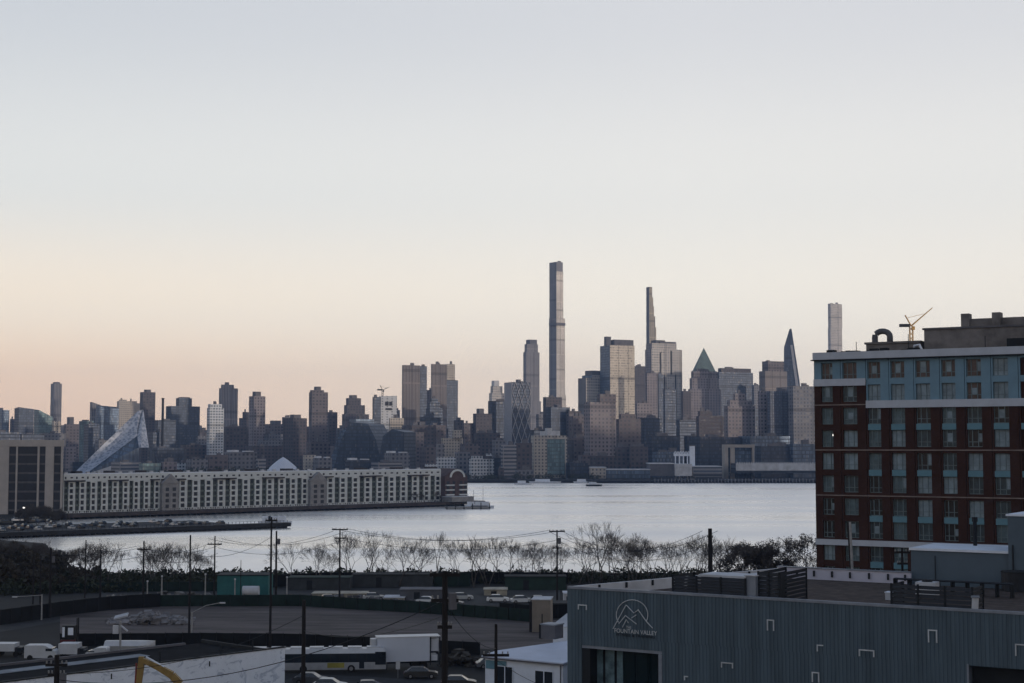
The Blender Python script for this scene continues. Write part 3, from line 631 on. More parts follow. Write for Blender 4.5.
# waterfront structures
def block(name,label,cat,x0,x1,y0,y1,D,dep,m,extra=None,skew=0.0):
    a,b=W(x0,y1,D),W(x1,y1,D); z0,z1=ZY(y1,D),ZY(y0,D)
    t=thing(name,label,cat,(a.x,a.y,z0)); MB().box(0,0,0,b.x-a.x,dep,z1-z0).build('hall',m,t)
    if extra: extra(t,b.x-a.x,z1-z0,dep)
    return t
def roofline(t,w,h,d):
    MB().box(-.4,-.6,h,w+.4,d+.6,h+.8).build('roof_slab',M_PALEROOF,t)
block('warehouse','pale pier shed with a cream end on the waterfront under the dotted brick tower','shed',591,606,468,478.5,1425,30,FM['cream'],roofline)
block('warehouse','long bluish pier shed with columns below the wide brown waterfront block','shed',606.5,650,470,478.5,1425,30,FM['blueglass'],roofline)
block('warehouse','grey-blue windowless terminal hall below the dark blue low block','shed',650,674,464,476,1430,40,M_PLANT,roofline)
block('warehouse','blank white panel hall beside the grey-blue terminal hall','shed',675,692,464,476,1424,40,M_PALEROOF)
block('warehouse','low dark shed with a light roof edge between the white hall and the beige portal','shed',692.5,722,467,477,1428,40,FM['band'],roofline)
def lpier(t,w,h,d):
    MB().box(-1,-1.2,h*.25,w+1,-.1,h).build('fascia',M_PALEROOF,t)
    for i in range(36): MB().box(i*w/36,-.9,h,i*w/36+.9,1,h+1.3).build('roof_skylight',M_PALEROOF,t)
block('liner_terminal','long white-fronted passenger pier building beside the beige portal','terminal',737,822,463.5,473,1421,50,FM['darkglass'],lpier)
# beige portal building
D=1460; a_=W(725,476,D); t=thing('portal_building','beige portal-shaped building with a dark slot and a wide opening beside the long pier building','building',(a_.x,D,ZB))
s=D/F; H=ZY(444.5,D)-ZB
MB().box(0,0,0,3.4*s,20,H-3).build('pier_column',M:=mat('beige_concrete',(.36,.33,.30),.8,scale=.05),t)
MB().box(5.6*s,0,0,10*s,20,H-3).build('pier_column',M,t)
MB().box(3.5*s,3,0,5.5*s,18,H-3.1).build('dark_slot',M_GLASSD,t)
MB().box(0,0,H-2.95,30*s,20,H).build('lintel',M,t)
MB().box(27.5*s,0,0,29.5*s,20,H-3).build('pier_column',M,t)
MB().box(10.1*s,8,0,27.4*s,18,H-3.1).build('glass_wall',FM['blueglass'],t)
# white gantries by the river
for (x0,x1,yt,yb,lb) in ((674,690,451.5,455,'white slanting gangway gantry by the river before the slot tower'),(690,695,446,462,'white upright loading tower at the end of the slanting gantry')):
    a_=W(x0,yb,1440); b_=W(x1,yb,1440); t=thing('gantry',lb,'gantry',(a_.x,1440,ZB)); w=b_.x-a_.x; zt=ZY(yt,1440)-ZB; zb_=ZY(yb,1440)-ZB
    if w>8:
        mb=MB(); mb.box(0,0,zb_-1,w,4,zb_+1.5); mb.build('deck',M_WHITE,t)
        mb=MB()
        for i in range(6): mb.tube([(i*w/6,0,zb_+1.4),((i+.5)*w/6,0,zt),((i+1)*w/6,0,zb_+1.4)],.5,4)
        mb.build('truss',M_WHITE,t)
        mb=MB()
        for i in range(4): mb.box(1+i*w/4,1,0,2+i*w/4,2,zb_-1)
        mb.build('support_column',M_WHITE,t)
    else:
        MB().box(0,0,0,w,4,zt).build('tower_body',M_WHITE,t); MB().box(-.5,-.5,zt,w+.5,4.5,zt+1).build('cap',M_PLANT,t)
# far quay wall and pier decks on piles
M_QUAY=mat('dark_quay',(.035,.037,.045),.9,scale=.05)
M_PILE=mat('pale_fender_pile',(.22,.23,.26),.9)
def quay(label,x0,x1,D,dep,z=2.0,step=6,pile=M_PILE):
    a_,b_=W(x0,483,D),W(x1,483,D); t=thing('pier',label,'pier',(a_.x,D,0)); w=b_.x-a_.x
    MB().box(0,0,z-1.1,w,dep,z).build('deck',M_QUAY,t)
    mb=MB(); n=int(w/step)
    for i in range(n+1): mb.box(i*w/n-.3,-.35,-1,i*w/n+.3,-.05,z+.6+1.2*random.random())
    mb.build('fender_piles',pile,t)
    mb=MB(); 
    for i in range(n+1): mb.box(i*w/n-.4,2,-1,i*w/n+.4,dep-1,z-1.12)
    mb.build('pile_bents',M_QUAY,t)
    return t
quay('dark timber pier deck along the far bank below the long bluish shed',588,690,1382,40,2.6,5,M_QUAY)
quay('pier deck with pale fender piles below the blank white hall',655,735,1374,8,3.0,3)
quay('pier deck fronting the long white passenger terminal',722,830,1376,42,3.0,3)
quay('low quay running before the terraced building',462,590,1390,10,2.2,7,M_QUAY)
# far-bank tree belt
def scrub(name,label,x0,x1,D,h,n,m,seed=1,zb=2.2,y1=None):
    rnd=random.Random(seed); mb=MB()
    for i in range(n):
        px=rnd.uniform(x0,x1); d=D+rnd.uniform(-6,14); c=W(px,470,d); hh=h*rnd.uniform(.5,1)
        for k in range(46):
            u=Vector((rnd.gauss(0,1),rnd.gauss(0,1),rnd.gauss(0,1))).normalized()*rnd.random()**.4
            p=Vector((c.x+u.x*hh*.5,d+u.y*hh*.5,zb+hh*.55+u.z*hh*.45)); s=hh*.09*rnd.uniform(.6,1.5)
            v1=Vector((rnd.gauss(0,1),rnd.gauss(0,1),rnd.gauss(0,1))).normalized()*s; v2=Vector((rnd.gauss(0,1),rnd.gauss(0,1),rnd.gauss(0,1))).normalized()*s
            mb.face([p-v1,p+v2,p+v1,p-v2])
    return struct(mb.build(name,m),'stuff')
M_LEAF=mat('dark_winter_foliage',(.035,.042,.028),.9,scale=.3,var=.5)
scrub('far_bank_trees','',150,300,1425,13,60,M_LEAF,2)
scrub('far_bank_shrubs','',460,600,1405,7,70,M_LEAF,3)
# boats near the far bank
def boat(label,px,py,L_,m,D=None,masts=0,cabin=True):
    D=D or 34*F/(py-HOR); p=W(px,py,D); t=thing('boat',label,'boat',(p.x,p.y,0))
    mb=MB(); w=L_*.28
    hull=[(-L_/2,-w/2),(L_*.3,-w/2),(L_/2,0),(L_*.3,w/2),(-L_/2,w/2)]
    mb.prism([(x*.92,y*.8) for x,y in hull],-.4,1.5,0,0,topfoot=hull); mb.build('hull',m,t)
    if cabin: MB().box(-L_*.3,-w*.3,1.5,L_*.15,w*.3,3.6).build('cabin',M_WHITE,t)
    for i in range(masts): MB().tube([(L_*(.1-.2*i),0,1.5),(L_*(.1-.2*i),0,1.5+L_*.95)],.12,4).build('mast',M_STEEL,t)
    return t
boat('small white motorboat moored off the dark office block',523,484.5,16,M_WHITE)
boat('dark workboat on the river off the long bluish shed',594,486,14,M_BLACK)
boat('white ferry moored before the teal-fronted white building',545,482.5,30,M_WHITE,D=1386)
boat('white launch beside the quay, near the cream-ended pier shed',583,483,18,M_WHITE,D=1386)

dct=[o for o in COL.objects if o.get('label','').startswith('double-crowned')][0]
fdc=foot(645,651.5,682,349,2550,rad(24)); cdc=Vector(dct.location[:2]); rdc=fdc[1]-fdc[0]; ndc=Vector((rdc.y,-rdc.x)).normalized()*.5
for (ua,ub,y0,y1) in ((.27,.31,352,375),(.62,.665,350,374),(.76,.80,374,424),(.40,.43,374,440)):
    p=fdc[0]+rdc*ua-cdc; q=fdc[0]+rdc*ub-cdc
    MB().prism([(p.x+ndc.x,p.y+ndc.y),(q.x+ndc.x,q.y+ndc.y),(q.x,q.y),(p.x,p.y)],ZY(y1,2550)-ZB,ZY(y0,2550)-ZB,0,0).build('dark_recess_strip',M_BLACK,dct)

wst=[o for o in COL.objects if o.get('label','').startswith('broad white slab tower')][0]
fw_=foot(379,380,397,397,1960,rad(30)); cw_=Vector(wst.location[:2]); rw2=fw_[1]-fw_[0]; nw2=Vector((rw2.y,-rw2.x)).normalized()*.5
for (ua,ub,y0,y1) in ((.30,.50,401.5,405.5),(.54,.72,401.5,405.5),(.32,.70,408,410)):
    p=fw_[0]+rw2*ua-cw_; q=fw_[0]+rw2*ub-cw_
    MB().prism([(p.x+nw2.x,p.y+nw2.y),(q.x+nw2.x,q.y+nw2.y),(q.x,q.y),(p.x,p.y)],ZY(y1,1960)-ZB,ZY(y0,1960)-ZB,0,0).build('sign_panel',M_BLACK,wst)
M_WIN=mat('far_window_glass',(.014,.020,.032),.35,var=.4,scale=.3,spec=.35)
# ------------------------------------------------------------------ far bank on our side: office, pier apartments, parking pier
land('pier_ground',[(-1500,560),(W(8,530,562).x,562),(W(-5,520,640).x,640),(W(62,516,690).x,686),(W(62,500,760).x,760),(-1500,900)],2.4,-2,M_GROUND)
M_BEIGE=mat('beige_precast',(.42,.395,.38),.85,scale=.2,var=.12)
D=700; zb=2.4
x0=W(-30,500,D).x; x1=W(62.5,500,D).x; H=ZY(440,D)-zb
t=thing('office_block','beige concrete office block with dark window bands between vertical piers','office',(x0,D,zb)); w=x1-x0
X=lambda px: W(px,480,D).x-x0
sh=-34*.31
MB().prism([(.3,.6),(w-.3,.6),(w-.5+sh,34),(.3+sh,34)],0,H-.5,0,0).build('core_wall',M_BLACK,t)
MB().prism([(-.2,-.2),(w+.2,-.2),(w+.0+sh,34.4),(-.2+sh,34.4)],H-3.0,H,0,0).build('parapet',M_BEIGE,t)
for a_,b_ in ((-30,-24),(-8,8.5),(15.5,17.2),(37,39),(45,53.5),(60.5,62.5)):
    MB().box(X(a_),-.1,0,X(b_),.58,H-3.02).build('pier_column',M_BEIGE,t)
nf=7
for k in range(nf):
    z=1.5+k*(H-4.5)/nf; fl=(H-4.5)/nf
    for a_,b_ in ((-24,-8),(8.6,15.4),(17.3,36.9),(39.1,44.9),(53.6,60.4)):
        wn=MB().box(X(a_),.25,z+.9,X(b_),.58,z+fl).build('window',M_WIN,t)
        MB().box(X(a_),.15,z,X(b_),.57,z+.88).build('sill',mat_sp if 'mat_sp' in globals() else globals().setdefault('mat_sp',mat('grey_spandrel',(.10,.10,.11),.8)),wn)
p=W(24,510,660); lt=thing('street_lamp','small lit lamp glowing white beside the beige office block','lamp',(p.x,660,2.4))
MB().tube([(0,0,0),(0,0,4.4)],.12,6).build('pole',M_BLACK,lt)
me_,ne_,be_=new_mat('lit_lamp'); be_.inputs['Emission Color'].default_value=(1,.95,.85,1); be_.inputs['Emission Strength'].default_value=1.6
MB().cyl((0,0,4.4),.5,.55,10).build('lamp_head',me_,lt)

M_WIN2=M_WIN
# pier apartments (three joined blocks) along a slanting line
PA=Vector((W(63,512,706).x,706)); PB=Vector((W(446,502,862).x,862)); dv=(PB-PA); LEN=dv.length; dv.normalize(); PANG=math.atan2(dv.y,dv.x)
def upx(px,A,c,py=480):
    a_=AX(px,py); return (a_*A.y-A.x)/(c.x-a_*c.y)
M_PIERC=mat('rusty_pier_concrete',(.065,.055,.055),.9,var=.4,scale=.3)
pier=thing('pier','long brown concrete pier carrying the pale apartments out into the river','pier',(PA.x,PA.y,0),PANG)
MB().box(-12,-9,.9,LEN+22,34,2.45).build('deck',M_PIERC,pier)
mb=MB()
for i in range(70): mb.box(-10+i*3.6,-8.6,-1,-9.3+i*3.6,33,.88)
mb.build('pile_bents',M_BLACK,pier)
mb=MB()
for i in range(110): mb.box(-11+i*2.3,-8.9,2.46,-10.9+i*2.3,-8.8,3.5)
mb.box(-11,-8.9,3.5,LEN+20,-8.8,3.6); mb.build('railing',M_BLACK,pier)
M_STUC=mat('pale_stucco',(.60,.64,.65),.85,var=.14,scale=.15)
M_TRIM=mat('dark_brown_canopy',(.05,.045,.05),.8)
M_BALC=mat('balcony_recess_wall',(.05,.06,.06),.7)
M_BRK=mat('red_brown_siding',(.095,.065,.065),.9,scale=.4)
ZP=2.46; HT=18.3; fl=2.75
def apartments(label,px0,px1,gable_first,n):
    u0,u1=upx(px0,PA,dv),upx(px1,PA,dv); o2=PA+dv*u0; w=u1-u0
    t=thing('apartment_block',label,'building',(o2.x,o2.y,ZP),PANG,'pale apartment blocks joined along the pier')
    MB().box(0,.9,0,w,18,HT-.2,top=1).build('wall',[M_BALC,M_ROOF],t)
    m=w/n; fr=MB()
    for i in range(n):
        a_=i*m
        # white pier segments around the balcony recess; window column holes left open
        fr.box(a_,0,0,a_+m*.08,.88,HT)
        fr.box(a_+m*.46,0,0,a_+m*.58,.88,HT); fr.box(a_+m*.88,0,0,a_+m-.01,.88,HT)
        fr.box(a_+m*.082,0,HT-3.6,a_+m*.458,.88,HT); fr.box(a_+m*.582,0,HT-3.2,a_+m*.878,.88,HT)
        fr.box(a_+m*.082,0,0,a_+m*.458,.88,1.1)
        for k in range(5):
            z=k*fl+1.2+(0 if k else 0)
            lo=z; hi=z+1.1
            fr.box(a_+m*.582,0,(0 if k==0 else z-fl+1.87+.02),a_+m*.878,.88,z)
        fr.box(a_+m*.582,0,4*fl+1.2+1.89,a_+m*.878,.88,HT-3.22)
        for k in range(5):
            z=k*fl+1.2
            wn=MB().box(a_+m*.585,.45,z+.02,a_+m*.875,.7,z+1.88).build('window',M_WIN,t)
        for k in range(1,5): MB().box(a_+m*.085,.1,k*fl+.4,a_+m*.455,.25,k*fl+1.35).build('balcony_railing',M_TRIM2,t)
    lg=MB()
    for i in range(n):
        lg.box(i*m+m*.12,-.03,HT-2.3,i*m+m*.26,-.004,HT-1.2); lg.box(i*m+m*.62,-.03,HT-2.0,i*m+m*.84,-.004,HT-1.3)
        for q in (.12,.27,.5,.93): lg.box(i*m+m*q-.25,-.03,.15,i*m+m*q+.25,-.004,.95)
    lg.build('small_windows',M_WIN,t)['kind']='stuff'
    fr.build('front_wall',M_STUC,t)
    cn=MB()
    i=0
    while i<n:
        span=min(2,n-i)
        if i%4<2: cn.box(i*m+m*.05,-1.1,HT-3.5,(i+span)*m-m*.1,-.02,HT-2.9)
        i+=2
    cn.build('canopy',M_TRIM,t)
    dm=MB()
    for i in range(n):
        if i%3==1: dm.box(i*m+.8,1.2,HT-.2,i*m+m*.8,6,HT+1.4)
        else: dm.box(i*m+1.5,2,HT-.2,i*m+3,3.4,HT+1.1,mi=1)
    dm.build('roof_dormer',[M_TRIM,M_PALEROOF],t)
    MB().box(.2,.3,HT-.19,w-.2,.88,HT+.35).build('parapet_cap',M_WHITE,t)
    # gabled brown link
    if gable_first:
        g=MB(); gw=m*1.25; gx=.02
        g.box(gx,-2.2,0,gx+gw,-.02,HT-5.2)
        g.face([(gx-.6,-2.6,HT-5.2),(gx+gw+.6,-2.6,HT-5.2),(gx+gw/2,-2.6,HT-.5)]); g.face([(gx-.6,-2.6,HT-5.2),(gx+gw/2,-2.6,HT-.5),(gx+gw/2,1,HT-.5),(gx-.6,1,HT-5.2)]); g.face([(gx+gw+.6,-2.6,HT-5.2),(gx+gw+.6,1,HT-5.2),(gx+gw/2,1,HT-.5),(gx+gw/2,-2.6,HT-.5)])
        gb=g.build('gabled_bay',M_STUC2,t)
        for k in range(4):
            for q in (.2,.62):
                MB().box(gx+gw*q,-2.28,k*fl+1.2,gx+gw*(q+.2),-2.21,k*fl+2.9).build('window',M_WIN,gb)
    return t
M_TRIM2=mat('greenish_balcony_rail',(.12,.15,.14),.6)
M_STUC2=mat('grey_brown_siding',(.27,.27,.28),.85,scale=.3)
apartments('pale pier apartment block nearest the beige office, plain without gables on its end',63.5,160,0,9)
apartments('middle pier apartment block with light grey gabled bay, in front of the lattice pyramid base',160.3,308,1,12)
apartments('outermost pier apartment block with grey gabled bay, ending by the brown end house',308.3,441,2,11)
# end house
u0,u1=upx(441.5,PA,dv),upx(464,PA,dv); o2=PA+dv*u0; w=u1-u0
t=thing('end_house','red-brown gabled end house at the river tip of the long pier','building',(o2.x,o2.y,ZP),PANG)
mb=MB(); mb.box(0,-3,0,w,16,HT-4); 
mb.face([(0,-3,HT-4),(w,-3,HT-4),(w/2,-3,HT+.4)]); mb.face([(0,-3,HT-4),(w/2,-3,HT+.4),(w/2,16,HT+.4),(0,16,HT-4)]); mb.face([(w,-3,HT-4),(w,16,HT-4),(w/2,16,HT+.4),(w/2,-3,HT+.4)])
mb.build('wall',M_BRK,t)
arch=MB()
for i in range(10):
    a0,a1=math.pi*i/10,math.pi*(i+1)/10; R0,R1=w*.26,w*.34
    P_=lambda r,a_,y:(w*.55+r*math.cos(a_),y,HT-4.6+r*math.sin(a_)*.8)
    arch.face([P_(R0,a0,-3.3),P_(R1,a0,-3.3),P_(R1,a1,-3.3),P_(R0,a1,-3.3)]); arch.face([P_(R1,a0,-3.3),P_(R1,a0,-3),P_(R1,a1,-3),P_(R1,a1,-3.3)])
arch.build('arch_moulding',M_STUC,t)
for k in range(4):
    for q in (.08,.34,.66,.86): MB().box(w*q,-3.1,k*fl+1.6,w*(q+.12),-3.01,k*fl+3.2).build('window',M_WIN,t)
for k in range(3):
    for q in (.03,.62): MB().box(w*q,-4.2,k*fl+3.4,w*(q+.34),-3.02,k*fl+4.1).build('balcony',M_STUC,t)
t=thing('boathouse','low pale stepped annex at the foot of the brown end house','building',tuple(W(452,505,850))[:2]+(ZP,),PANG)
MB().box(0,0,0,16,9,2.6).build('wall',M_STUC2,t); MB().box(-.4,-.4,2.6,16.4,9.4,3).build('roof_slab',M_PALEROOF,t)
# marina tip dock
p=W(446,508,812); t=thing('dock','floating marina dock at the outer tip of the apartment pier','dock',(p.x,p.y,0),.12)
MB().box(0,0,.3,24,6,1.2).build('deck',M_PALEPOLE,t); mb=MB()
for i in range(6): MB().cyl((i*4.6+.5,-.2,-1),.25,4+random.random(),8).build('mooring_pile',M_BLACK,t)

for i,(px,l_) in enumerate(((472,'white sailing yacht with one mast at the marina dock, nearer the end house'),(481,'dark-hulled sailing yacht with one mast moored near the dock tip'),(487,'small white cruiser moored at the very tip of the marina dock'))):
    boat(l_,px,507.5,[9,11,8][i],[M_WHITE,M_BLACK,M_WHITE][i],D=825,masts=1 if i<2 else 0)

# parking pier
QA=Vector((W(-40,540,545).x,548)); QB=Vector((W(291,527,628).x,628)); dq=(QB-QA); QL=dq.length; dq.normalize(); QANG=math.atan2(dq.y,dq.x)
t=thing('parking_pier','dark concrete parking pier crowded with cars below the pale apartments','pier',(QA.x,QA.y,0),QANG)
MB().box(0,0,.6,QL,4.5,2.2).build('front_beam',M_BLACK,t)
MB().box(0,4.52,.7,QL*.82,44,2.1).build('deck',M_ASPH,t)
mb=MB()
for i in range(60): mb.box(i*QL/60,.6,-1,i*QL/60+.8,4,.58)
mb.build('pile_bents',M_BLACK,t)
mb=MB()
for i in range(80): mb.box(i*QL/80,.2,2.2,i*QL/80+.12,.32,3.2)
mb.box(0,.2,3.2,QL,.3,3.3); mb.build('railing',M_BLACK,t)

# car prototype
M_CARG=mat('car_glass',(.02,.025,.03),.05,spec=.9)
def paint(n,c): return mat('car_paint_'+n,c,.28,.2,var=.03,spec=.6)
CARS={'white':paint('white',(.6,.62,.65)),'black':paint('black',(.012,.012,.014)),'silver':paint('silver',(.32,.34,.36)),'grey':paint('grey',(.10,.105,.115)),'dark blue':paint('navy',(.02,.03,.06)),'red':paint('red',(.18,.02,.02))}
def car_meshes():
    b=MB(); w=.88
    prof=[(-2.25,.35),(-2.28,.75),(-2.1,.92),(-1.6,.98),(1.0,.98),(1.9,.86),(2.22,.72),(2.28,.42),(2.2,.3),(-2.2,.3)]
    def ext(b,prof,w0,w1,mi=0):
        n=len(prof); zm=min(p[1] for p in prof); zM=max(p[1] for p in prof)
        W_=lambda z:w0+(w1-w0)*(z-zm)/(zM-zm)
        Lf=[(x,-W_(z),z) for x,z in prof]; Rt=[(x,W_(z),z) for x,z in prof]
        b.face(Lf,mi=mi); b.face(Rt[::-1],mi=mi)
        for i in range(n): j=(i+1)%n; b.face([Lf[i],Rt[i],Rt[j],Lf[j]],mi=mi)
    ext(b,prof,.9,.84)
    ext(b,[(-1.3,1.44),(-1.1,1.49),(.2,1.49),(.4,1.44)],.64,.62)
    g=MB(); ext(g,[(-1.9,.96),(-1.32,1.43),(.42,1.43),(1.15,.96)],.82,.63)
    return b,g
cb_,cg_=car_meshes()
def make_car(col,label,full=True,parts=True):
    t=thing('parked_car',label,'car')
    b=cb_.build('body',CARS[col],t); cg_.build('windows',M_CARG,t)
    if full:
        for x in (-1.4,1.4):
            for y in (-.92,.72):
                wv=MB().cyl((x,y,.33),.33,.2,14,axis='y').build('wheel',M_TYRE,t)
                MB().cyl((x,y-.01 if y<0 else y+.01,.33),.19,.2,10,axis='y').build('rim',M_RIM,wv)
        for y in (-.72,.42): MB().box(2.2,y,.55,2.26,y+.3,.72).build('headlight',M_RIM,t)
        for y in (-.76,.5): MB().box(-2.31,y,.6,-2.26,y+.26,.8).build('tail_light',CARS['red'],t)
    return t
protos={}
far_positions=[]
rnd=random.Random(11)
nq=Vector((-dq.y,dq.x))
cols=['white','white','silver','white','black','grey','dark blue','black','black','grey','black','dark blue','grey']
def far_car(pos,z,rz,grp,where):
    c=rnd.choice(cols); lb=f"{c} car parked {where}"
    key=(c,)
    if key not in protos:
        protos[key]=make_car(c,lb,full=False); o=protos[key]; o.location=(pos.x,pos.y,z); o.rotation_euler=(0,0,rz); o['group']=grp
    else: dup(protos[key],(pos.x,pos.y,z),rz,label=lb,group=grp)
for row in range(3):
    u=6+row*1.3
    while u<QL*.80:
        if rnd.random()<.48:
            far_car(QA+dq*u+nq*(9+row*13),2.1,QANG+math.pi/2+rnd.uniform(-.06,.06),'cars parked on the dark pier','on the dark river pier, row %s'%['by the railing','down the middle','by the apartments'][row])
        u+=rnd.uniform(2.9,4.2)
for i in range(14):
    p=W(rnd.uniform(-10,62),500,rnd.uniform(610,665)); far_car(Vector((p.x,p.y)),2.42,rnd.uniform(0,3),'cars parked below the office block','on the ground before the beige office block')
for i,(px,py) in enumerate(((268,519),(274,519.5),(283,519))):
    p=W(px,py,650); boat(['white boat with cabin tied behind the parking pier end, first of three','white boat with cabin tied behind the parking pier, between two others','white boat moored outermost behind the parking pier end'][i],px,py,8,M_WHITE,D=655)

# ------------------------------------------------------------------ trees
M_BARK=mat('grey_bark',(.085,.076,.072),.95,scale=2)
def bare_mesh(seed,h,fork=1,twig=.016,lev=6,up=.55,wide=1.0):
    rnd=random.Random(seed); tr=MB(); cr=MB()
    def grow(p,d,l,r,k,mb):
        n=3; pts=[p]
        for i in range(n):
            d=(d+Vector((rnd.gauss(0,.09),rnd.gauss(0,.09),rnd.gauss(0,.04)+.05*up))).normalized(); p=p+d*(l/n); pts.append(p)
        r1=max(twig*.8,r*.62)
        mb.tube(pts,[r,r*.85,r*.72,r1],5 if k<2 else 3,cap=False)
        if k>=lev: return
        nb=2 if k<1 else rnd.choice((2,3,3)) if k<lev-1 else 4
        a0=rnd.uniform(0,6.28); u=d.orthogonal().normalized(); v=d.cross(u)
        for i in range(nb):
            an=a0+6.283*i/nb+rnd.gauss(0,.3); ax=u*math.cos(an)+v*math.sin(an); sp_=rnd.uniform(.25,.75)*wide
            nd=(d+ax*sp_+Vector((0,0,up*.12))).normalized()
            grow(pts[-1] if i<2 else pts[-2],nd,l*rnd.uniform(.68,.88),max(twig,r1*rnd.uniform(.72,.95)),k+1,cr)
    for i in range(fork):
        d=Vector((rnd.gauss(0,.16)*(fork-.5),rnd.gauss(0,.16)*(fork-.5),1)).normalized(); grow(Vector((rnd.gauss(0,.15),0,-.2)),d,h*.17,h*.0125/(fork**.4),0,tr)
    zt=max(v[2] for v in cr.v); s=h/zt
    for mb in (tr,cr): mb.v=[(v[0]*s,v[1]*s,v[2]*s) for v in mb.v]
    return tr,cr
def leafy(mb,cr,seed,n,size,mi=1,zlo=.25):
    rnd=random.Random(seed); zt=max(v[2] for v in cr.v); cand=[v for v in cr.v if v[2]>zt*zlo]
    for i in range(n):
        p=Vector(rnd.choice(cand))+Vector((rnd.gauss(0,.25),rnd.gauss(0,.25),rnd.gauss(0,.2))); s=size*rnd.uniform(.5,1.4)
        v1=Vector((rnd.gauss(0,1),rnd.gauss(0,1),rnd.gauss(0,1))).normalized()*s; v2=Vector((rnd.gauss(0,1),rnd.gauss(0,1),rnd.gauss(0,1))).normalized()*s
        mb.face([p-v1,p+v2*.6,p+v1,p-v2*.6])
PT_={}
def tree(kind,px,py,D,label,grp=None,seed=0,zb=3.0):
    """kind variants share their meshes"""
    p=W(px,py,D); h=p.z-zb
    if kind not in PT_:
        H0=10
        fork={'a':2,'b':3,'c':1,'d':2,'e':1,'tall':1,'slim':1,'brown':2,'dark':2,'dark2':2,'sparse':1}[kind]
        tr,cr=bare_mesh(hash_(kind),H0,fork,twig=.0115,lev=6 if kind in 'ace' else 5,up=2.2 if kind in('tall','slim') else .7,wide=.55 if kind=='slim' else 1.0)
        t=thing('bare_tree' if kind in 'abcde' or kind in('tall','slim') else 'leafy_tree',label,'tree')
        tr.build('trunk',M_BARK,t)
        if kind in('brown','dark','dark2','sparse'):
            leafy(cr,cr,3,{'brown':2200,'dark':7000,'dark2':8000,'sparse':2200}[kind],{'brown':.13,'dark':.17,'dark2':.17,'sparse':.16}[kind],1,.12)
            cr.build('crown',[M_BARK,{'brown':M_LB,'dark':M_LD,'dark2':M_LD,'sparse':M_LD}[kind]],t)
        else: cr.build('crown',M_BARK,t)
        PT_[kind]=t; t['H']=H0; o=t; 
    else: o=dup(PT_[kind])
    o.location=(p.x,p.y,zb); s=h/10; o.scale=(s,s,s); o.rotation_euler=(0,0,random.Random(int(px*7)).uniform(0,6.28)); o['label']=label
    if grp: o['group']=grp
    return o
def hash_(k): return sum(ord(c)*(i+3) for i,c in enumerate(k))
M_LB=mat('dry_brown_leaves',(.075,.055,.03),.9,scale=.8,var=.4)
M_LD=mat('dark_evergreen_leaves',(.028,.034,.02),.85,scale=.6,var=.6)
GB='leafless trees in a row along the near shore'
LBL='leafless grey tree standing in the row along the near shore'
row=[(122,552,'slim'),(108,548,'c'),(152,556,'b'),(167,549,'a'),(184,550,'b'),(193,551,'d'),(296,546,'e'),(319,545,'a'),(331,557,'c'),(352,534,'a'),(371,537,'d'),(384,546,'b'),(398,543,'e'),(413,546,'b'),(421,541,'c'),(436,537,'slim'),(459,541,'a'),(474,547,'d'),(488,538,'b'),(505,546,'e'),(520,547,'a'),(534,542,'d'),(548,548,'b'),(563,544,'c'),(576,546,'e'),(590,540,'b'),(601,529,'d'),(613,535,'a'),(622,540,'b'),(634,538,'a'),(646,541,'e'),(658,544,'b'),(669,546,'d'),(681,543,'b'),(692,540,'a'),(703,536,'d'),(716,541,'b'),(725,543,'a'),(178,553,'c'),(161,553,'d'),(156,549,'a'),(173,547,'d'),(189,551,'b'),(147,556,'d'),(199,556,'a'),(497,543,'c'),(540,547,'c'),(628,545,'c'),(652,546,'a'),(675,548,'c'),(86,548,'b')]
for i,(px,py,k) in enumerate(row):
    tree(k,px,py-3-(i*53%7),340+((i*37)%17)-8,LBL,GB)
for i_,(px_,py_) in enumerate(((6,536),(18,539),(30,542),(41,540),(52,544),(72,547),(64,550))): tree('brown',px_,py_,372,'thin brown-leaved tree rising out of the thicket','thin brown trees in the thicket')
tree('brown',99,546,350,'sparse brown-leaved tree leaning towards the slim conical tree')
tree('brown',92,540,352,'tree with sparse brown leaves beside the slim conical tree','' or None)
tree('brown',82,552,345,'lower brown-leaved tree against the dense dark thicket')
tree('dark',737,541,330,'dark bushy evergreen, first of the dark clump near the hotel')
tree('dark2',752,540,326,'dark rounded evergreen in the middle of the dark clump')
tree('dark',764,543,322,'dense dark evergreen tapering down at the end of the clump')
tree('dark2',774,553,326,'small dark shrub-like tree at the foot of the dark clump')
tree('sparse',791,537,328,'airy half-bare tree with clumped leaves between the dark clump and the hotel')
tree('sparse',808,533,318,'tall airy half-bare tree touching the edge of the brick hotel')
tree('sparse',800,553,322,'short airy tree tucked between the two tall half-bare ones')
# dense thicket on the far-left bank
for i,(px,py,D_) in enumerate(((-8,540,400),(8,546,396),(20,543,420),(33,548,400),(46,545,405),(58,549,390),(68,553,380),(2,560,360),(28,562,350),(52,563,345))):
    tree('dark' if i%2 else 'dark2',px,py,D_,'dark leafy tree merged in the thicket on the bank below the parking pier','trees of the dark thicket')
for i,(px,py,D_) in enumerate(((20,508,610),(29,505,606),(38,504,600),(47,505,604),(56,508,608),(33,508,590),(50,509,592),(62,512,600))):
    tree('dark' if i%2 else 'dark2',px,py,D_,'round dark tree in the clump before the beige office block','trees before the office block',zb=2.4)
for i,(px,py) in enumerate(((416,492),(425,493),(434,491),(442,495),(448,497),(150,505),(128,504),(163,506))):
    D_=(PA+dv*upx(px,PA,dv)).y-8
    tree('brown' if i<5 else 'b',px,py,D_,'small tree growing at the pier edge before the apartments' if i<5 else 'small bare tree before the inland pier apartments','trees on the apartment pier',zb=ZP)
